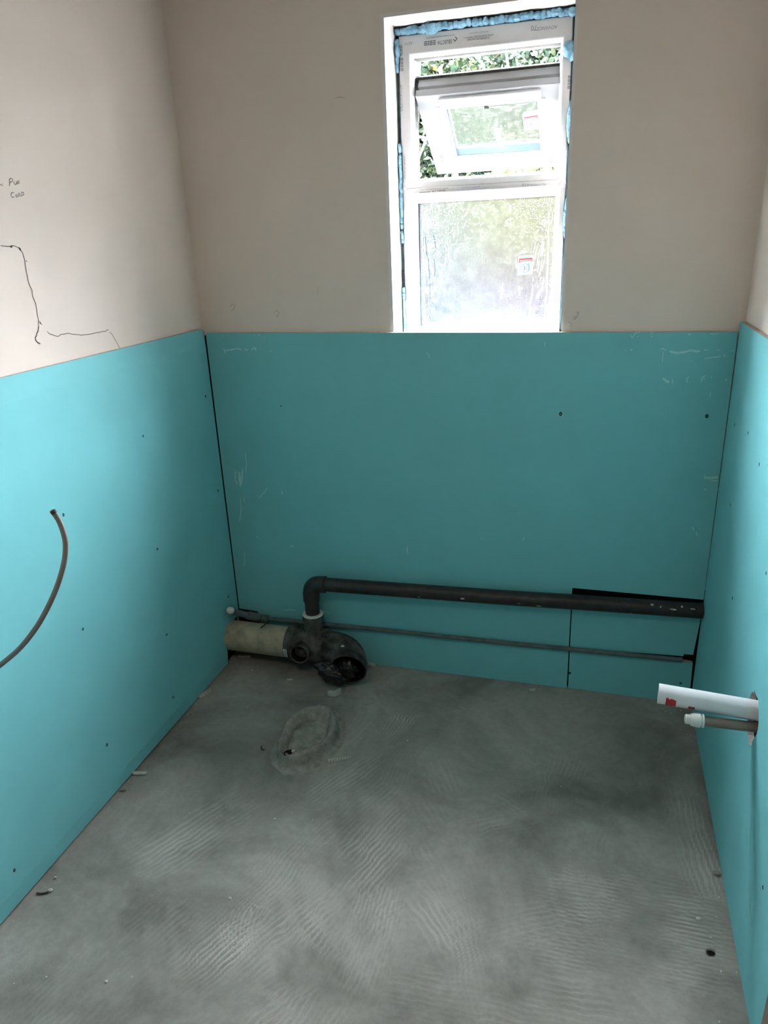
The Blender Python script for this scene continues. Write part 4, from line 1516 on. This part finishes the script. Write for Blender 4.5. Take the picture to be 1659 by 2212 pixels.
bent_scrap('foam_scrap', 723, 1499, .052, .018, .014, 35, 2.2, M['chipgrey'], 'curled pale scrap lying in front of the black pipe mouth', 'debris')
bent_scrap('plaster_sliver', 626, 1469, .020, .006, .004, 20, .5, M['chip'], 'short pale sliver on the floor under the black branch', 'debris')
bent_scrap('plaster_sliver', 703, 1471, .010, .006, .003, 10, .2, M['chip'], 'tiny pale flake touching the black polythene', 'debris')
bent_scrap('cable_offcut', 567, 1617, .026, .0034, .003, -40, 2.0, M['gasket'], 'dark curved offcut left of the cement mound', 'debris')
bent_scrap('cable_offcut', 91, 1930, .028, .0032, .003, 18, .7, M['gasket'], 'dark curved offcut by the left board near the front', 'debris')
bent_scrap('board_strip', 302, 1671, .042, .012, .004, 12, .15, M['chipgrey'], 'pale strip of board lying against the left board', 'debris')
bent_scrap('board_strip', 443, 1501, .050, .009, .012, 62, .1, M['chipgrey'], 'pale strip of board tucked along the left board near the soil pipe', 'debris')
bent_scrap('plaster_sliver', 404, 1548, .030, .008, .008, 60, .3, M['cement'], 'grey sliver along the left board between two strips', 'debris')
bent_scrap('plaster_sliver', 266, 1707, .016, .006, .004, 20, .4, M['cement'], 'small grey sliver beside the left board', 'debris')
bent_scrap('board_strip', 800, 1436, .046, .010, .008, -12, .3, M['chipgrey'], 'ragged strip at the foot of the back board beside the black bend', 'debris')
bent_scrap('plaster_sliver', 1150, 1491, .020, .010, .005, 20, .9, M['chipgrey'], 'pale flake against the foot of the back board', 'debris')
bent_scrap('plaster_sliver', 528, 1418, .050, .010, .006, 8, .6, M['chipgrey'], 'pale curved sliver under the beige soil pipe', 'debris')
bent_scrap('mortar_crumb', 1548, 1888, .016, .012, .006, 5, .2, M['cement'], 'grey mortar crumb beside the right board', 'debris')
# ribbed strip: a run of short segments
rs = empty('ribbed_strip', ray_to(733, 1641, 2, 0), 'short ribbed pale strip lying right of the cement mound', 'debris')
a0, a1 = ray_to(708, 1645, 2, FZ), ray_to(760, 1636, 2, FZ)
for k in range(9):
    c = a0.lerp(a1, (k + .5) / 9)
    d = (a1 - a0) / 9
    sd = Vector((-d.y, d.x, 0)).normalized() * (.0075 - .0045 * (k / 8) ** 2)
    mb = MB()
    h = .005 - .002 * k / 8
    q = [c - d * .38 - sd, c + d * .38 - sd, c + d * .38 + sd, c - d * .38 + sd]
    q2 = [c + (v - c) * .75 + Vector((0, 0, h)) for v in q]
    mb.add(q + q2, [(3, 2, 1, 0), (4, 5, 6, 7), (0, 1, 5, 4), (1, 2, 6, 5), (2, 3, 7, 6), (3, 0, 4, 7)])
    mb.build('rib', M['chipgrey'], rs)
mb = MB()
sd = Vector((-(a1 - a0).y, (a1 - a0).x, 0)).normalized() * .004
mb.add([a0 - sd, a1 - sd * .4, a1 + sd * .4, a0 + sd, a0 - sd + Vector((0, 0, .002)), a1 - sd * .4 + Vector((0, 0, .002)), a1 + sd * .4 + Vector((0, 0, .002)), a0 + sd + Vector((0, 0, .002))],
       [(3, 2, 1, 0), (4, 5, 6, 7), (0, 1, 5, 4), (1, 2, 6, 5), (2, 3, 7, 6), (3, 0, 4, 7)])
mb.build('backing', M['cement'], rs)
# plaster crumbs: few large ones with a label of their own, then the small ones
for k, (px, py, s_, lab) in enumerate(((497, 1942, .0050, 'small white plaster crumb on the open floor left of centre'), (1508, 1986, .0052, 'oval white plaster crumb near the right board'),
                                       (120, 1896, .0042, 'upper white plaster crumb by the left board'), (110, 1924, .0065, 'white plaster crumb beside the dark offcut by the left board'),
                                       (230, 2121, .0035, 'white plaster crumb at the lower left of the floor'), (594, 1770, .0038, 'white plaster crumb below the cement mound'),
                                       (545, 1449, .0050, 'white crumb on the floor below the beige pipe'))):
    o = lump('plaster_crumb', ray_to(px, py, 2, 0), (s_ * 1.1, s_ * .85, s_ * .7), M['chip'], None, k + 3, 1, .5)
    tag(o, lab, 'debris')
random.seed(77)
crumb = lump('plaster_crumb', (0, 0, 0), (.0021, .0018, .0013), M['chip'], None, 40, 1, .6)
first = True
for (px, py) in ((120, 1910), (30, 1990), (410, 2010), (410, 1756), (412, 1793), (675, 1771), (630, 1757), (718, 1762), (690, 1523), (714, 1529), (734, 1535), (608, 1583), (612, 1587), (660, 1660), (674, 1655), (793, 1526), (830, 1547), (564, 1883),
                 (550, 1982), (627, 1980), (535, 1528), (1211, 1699), (1250, 1501), (1438, 1537), (1449, 1541), (1471, 1535), (1484, 1557), (1484, 1586), (1461, 1528), (1553, 1939), (1548, 1981), (1591, 2101), (1520, 2150), (1535, 2026), (1517, 1683), (1324, 1944), (1005, 1940), (1558, 2099), (100, 2111),
                 (285, 2110), (30, 2125), (880, 1600), (1300, 2030), (1554, 2208), (258, 1728), (235, 1746), (178, 1820), (155, 1845)):
    o = crumb if first else crumb.copy()
    if not first:
        C.objects.link(o)
    first = False
    o.location = ray_to(px, py, 2, FZ - .0012)
    s_ = random.uniform(.6, 1.25)
    o.scale = (s_, s_, s_)
    o.rotation_euler = (0, 0, random.uniform(0, 6))
    tag(o, 'tiny white plaster crumb scattered on the screed', 'debris', 'tiny plaster crumbs on the floor')
# loose fluff and splinters by the soil pipe
bent_scrap('splinter', 567, 1353, .030, .003, .002, 55, .2, M['bark'], 'x', 'debris')
bpy.data.objects.remove(bpy.data.objects['splinter'])
sp = tube([ray_to(563, 1357, 1, -.105), ray_to(579, 1342, 1, -.060)], [.0016, .0022], 6).build('splinter', M['bark'])
tag(sp, 'brown wood splinter lying across the top of the beige soil pipe', 'debris')

# ------------------------------------------------------------------ garden outside
mb = MB()
mb.box((-14, .30, -.35), (16, 22, -.30))
grd = mb.build('garden_ground', M['soil'])
mb = MB()
mb.box((-2.2, .225, -.30), (3.4, 6.2, -.285))
bed = mb.build('added_bounce_blocker', M['bed'], grd)  # unseen black sheet added so less light bounces up onto the sash
tag(grd, 'garden ground outside the window', 'ground', kind='structure')


def leaf_cloud(name, parent, boxes, n, size, mats, seed):
    """leaf blades scattered through ellipsoids: folded four-cornered blades"""
    r_ = np.random.default_rng(seed)
    allv, mids = [], []
    wts = np.array([b[6] for b in boxes], float)
    wts /= wts.sum()
    pick = r_.choice(len(boxes), n, p=wts)
    B = np.array([b[:6] for b in boxes])[pick]
    d = r_.standard_normal((n, 3))
    d /= np.linalg.norm(d, axis=1)[:, None]
    rad = r_.random(n) ** (1 / 2.2)
    c = B[:, :3] + d * rad[:, None] * B[:, 3:6]
    t = r_.standard_normal((n, 3))
    t[:, 2] -= .4
    t /= np.linalg.norm(t, axis=1)[:, None]
    q = np.cross(t, r_.standard_normal((n, 3)))
    q /= np.linalg.norm(q, axis=1)[:, None]
    up = np.cross(t, q)
    s = size * r_.uniform(.6, 1.35, n)[:, None]
    v0 = c - t * s * .5
    v1 = c + q * s * .30 + up * s * .08
    v2 = c + t * s * .55
    v3 = c - q * s * .30 + up * s * .08
    V = np.stack([v0, v1, v2, v3], 1).reshape(-1, 3)
    ix = np.arange(n) * 4
    F = np.stack([ix, ix + 1, ix + 2, ix, ix + 2, ix + 3], 1).reshape(-1, 3)
    me = bpy.data.meshes.new(name)
    me.vertices.add(len(V))
    me.vertices.foreach_set('co', V.ravel())
    me.loops.add(F.size)
    me.loops.foreach_set('vertex_index', F.ravel())
    me.polygons.add(len(F))
    me.polygons.foreach_set('loop_start', np.arange(0, F.size, 3))
    me.polygons.foreach_set('loop_total', np.full(len(F), 3))
    me.update(calc_edges=True)
    o = link(name, me, mats, parent)
    mi = np.repeat(r_.choice(len(mats), n, p=[.50, .27, .19, .04] if len(mats) == 4 else None), 2)
    me.polygons.foreach_set('material_index', mi)
    o['kind'] = 'stuff'
    return o


def shrub(x, y, boxes, n, size, stems, label, seed, order):
    o = empty('garden_shrub', (x, y, -.3), label, 'shrub', 'shrubs outside the window')
    leaf_cloud('foliage', o, boxes, n, size, [M[k] for k in order], seed)
    for i, st_ in enumerate(stems):
        rr = [.035 - .026 * k / (len(st_) - 1) for k in range(len(st_))]
        tube(st_, rr, 8).build('stem', M['bark'], o)
    return o


shrub(-.75, 4.5, [(-1.0, 4.5, 1.0, .65, .35, 1.3, .9), (-.35, 4.5, 2.35, .65, .33, .95, 1.0), (-.95, 4.5, 2.4, .6, .33, .9, .7)], 42000, .060,
      [[(-.5, 4.3, -.3), (-.45, 4.3, .8), (-.30, 4.25, 1.9), (-.22, 4.2, 2.9)], [(-.62, 4.3, -.3), (-.75, 4.3, 1.2), (-.70, 4.3, 2.6)]],
      'dense green shrub outside, seen left of the open sash', 1, ('leafa', 'leafb', 'leafc', 'leafd'))
shrub(.6, 5.4, [(.35, 5.4, 2.35, .75, .4, 1.05, 1.0), (.95, 5.4, 2.65, .6, .4, .75, .30), (.9, 5.4, 1.9, .7, .4, .8, .5), (.1, 5.4, 1.0, .7, .3, 1.0, .9)], 42000, .062,
      [[(.50, 5.1, -.3), (.55, 5.1, 1.0), (.45, 5.1, 2.2), (.30, 5.1, 3.1)], [(.52, 5.1, .8), (.75, 5.1, 1.9), (1.05, 5.1, 2.9)]],
      'loose green shrub outside, seen above the open sash', 2, ('leafc', 'leafa', 'leafb', 'leafd'))
shrub(.85, 3.5, [(.70, 3.5, 1.35, .55, .35, .60, 1.0), (1.3, 3.5, 1.3, .5, .35, .6, .6)], 20000, .06,  # shrub added to tint the glass yellow-green
      [[(.9, 3.5, -.3), (.95, 3.5, .6), (.9, 3.5, 1.5)]],
      'added yellow-green shrub outside, tinting the upper right of the lower pane', 3, ('leafy', 'leafy', 'leafb', 'leafd'))
shrub(.75, 2.1, [(.80, 2.1, .80, .36, .26, .38, 1.0), (1.15, 2.1, .65, .35, .26, .45, .6)], 16000, .05,  # shrub added to tint the glass mauve
      [[(.8, 2.1, -.3), (.82, 2.1, .2), (.78, 2.1, .8)]],
      'added low mauve shrub outside, tinting the lower right of the lower pane', 4, ('petal', 'petal', 'leafa', 'leafd'))
shrub(-.05, 2.9, [(.05, 2.75, .88, .42, .24, .72, 1.0), (-.4, 2.75, .8, .4, .24, .6, .5)], 20000, .05,  # shrub added to cover the bright gap and tint the glass bluish
      [[(-.1, 2.75, -.3), (-.12, 2.75, .4), (-.05, 2.75, .9)]],
      'added pale blue-grey shrub outside, tinting the left of the lower pane', 5, ('leafg', 'leafg', 'leafc', 'leafb'))
shrub(2.1, 4.5, [(1.9, 4.4, .9, .55, .35, 1.1, 1.0), (2.2, 4.5, 2.0, .6, .35, .8, .7)], 20000, .062,
      [[(2.0, 4.3, -.3), (2.05, 4.3, .9), (2.1, 4.3, 2.4)]],
      'broad green shrub outside, furthest right behind the window', 6, ('leafa', 'leafc', 'leafb', 'leafd'))


def hedge(x, y, hx, hy, top, n, label, seed):
    o = empty('garden_hedge', (x, y, -.3), label, 'hedge', 'tall hedges round the garden')
    bs = []
    for i in range(5):
        for j in range(3):
            f = (i - 2) / 2
            bs.append((x + f * hx * .8, y + f * hy * .8, -.3 + (top + .3) * (j + .5) / 3, max(hx * .35, .5), max(hy * .35, .5), (top + .3) / 3.6, 1.0))
    leaf_cloud('foliage', o, bs, n, .17, [M['leafa'], M['leafc'], M['leafb']], seed)['kind'] = 'stuff'
    tube([(x, y, -.3), (x, y, top * .8)], [.08, .03], 8).build('stem', M['bark'], o)


hedge(6.2, 3.9, .6, 3.6, 4.6, 16000, 'unseen tall hedge added on the right of the garden to block low sky', 11)  # side hedge added out of view to block low sky light
hedge(-4.6, 3.9, .6, 3.6, 4.6, 16000, 'unseen tall hedge added on the left of the garden to block low sky', 12)  # added likewise, keeps low sky light off the upper walls
hedge(.8, 11.2, 6.0, .6, 4.8, 20000, 'tall dark hedge across the far end of the garden', 13)
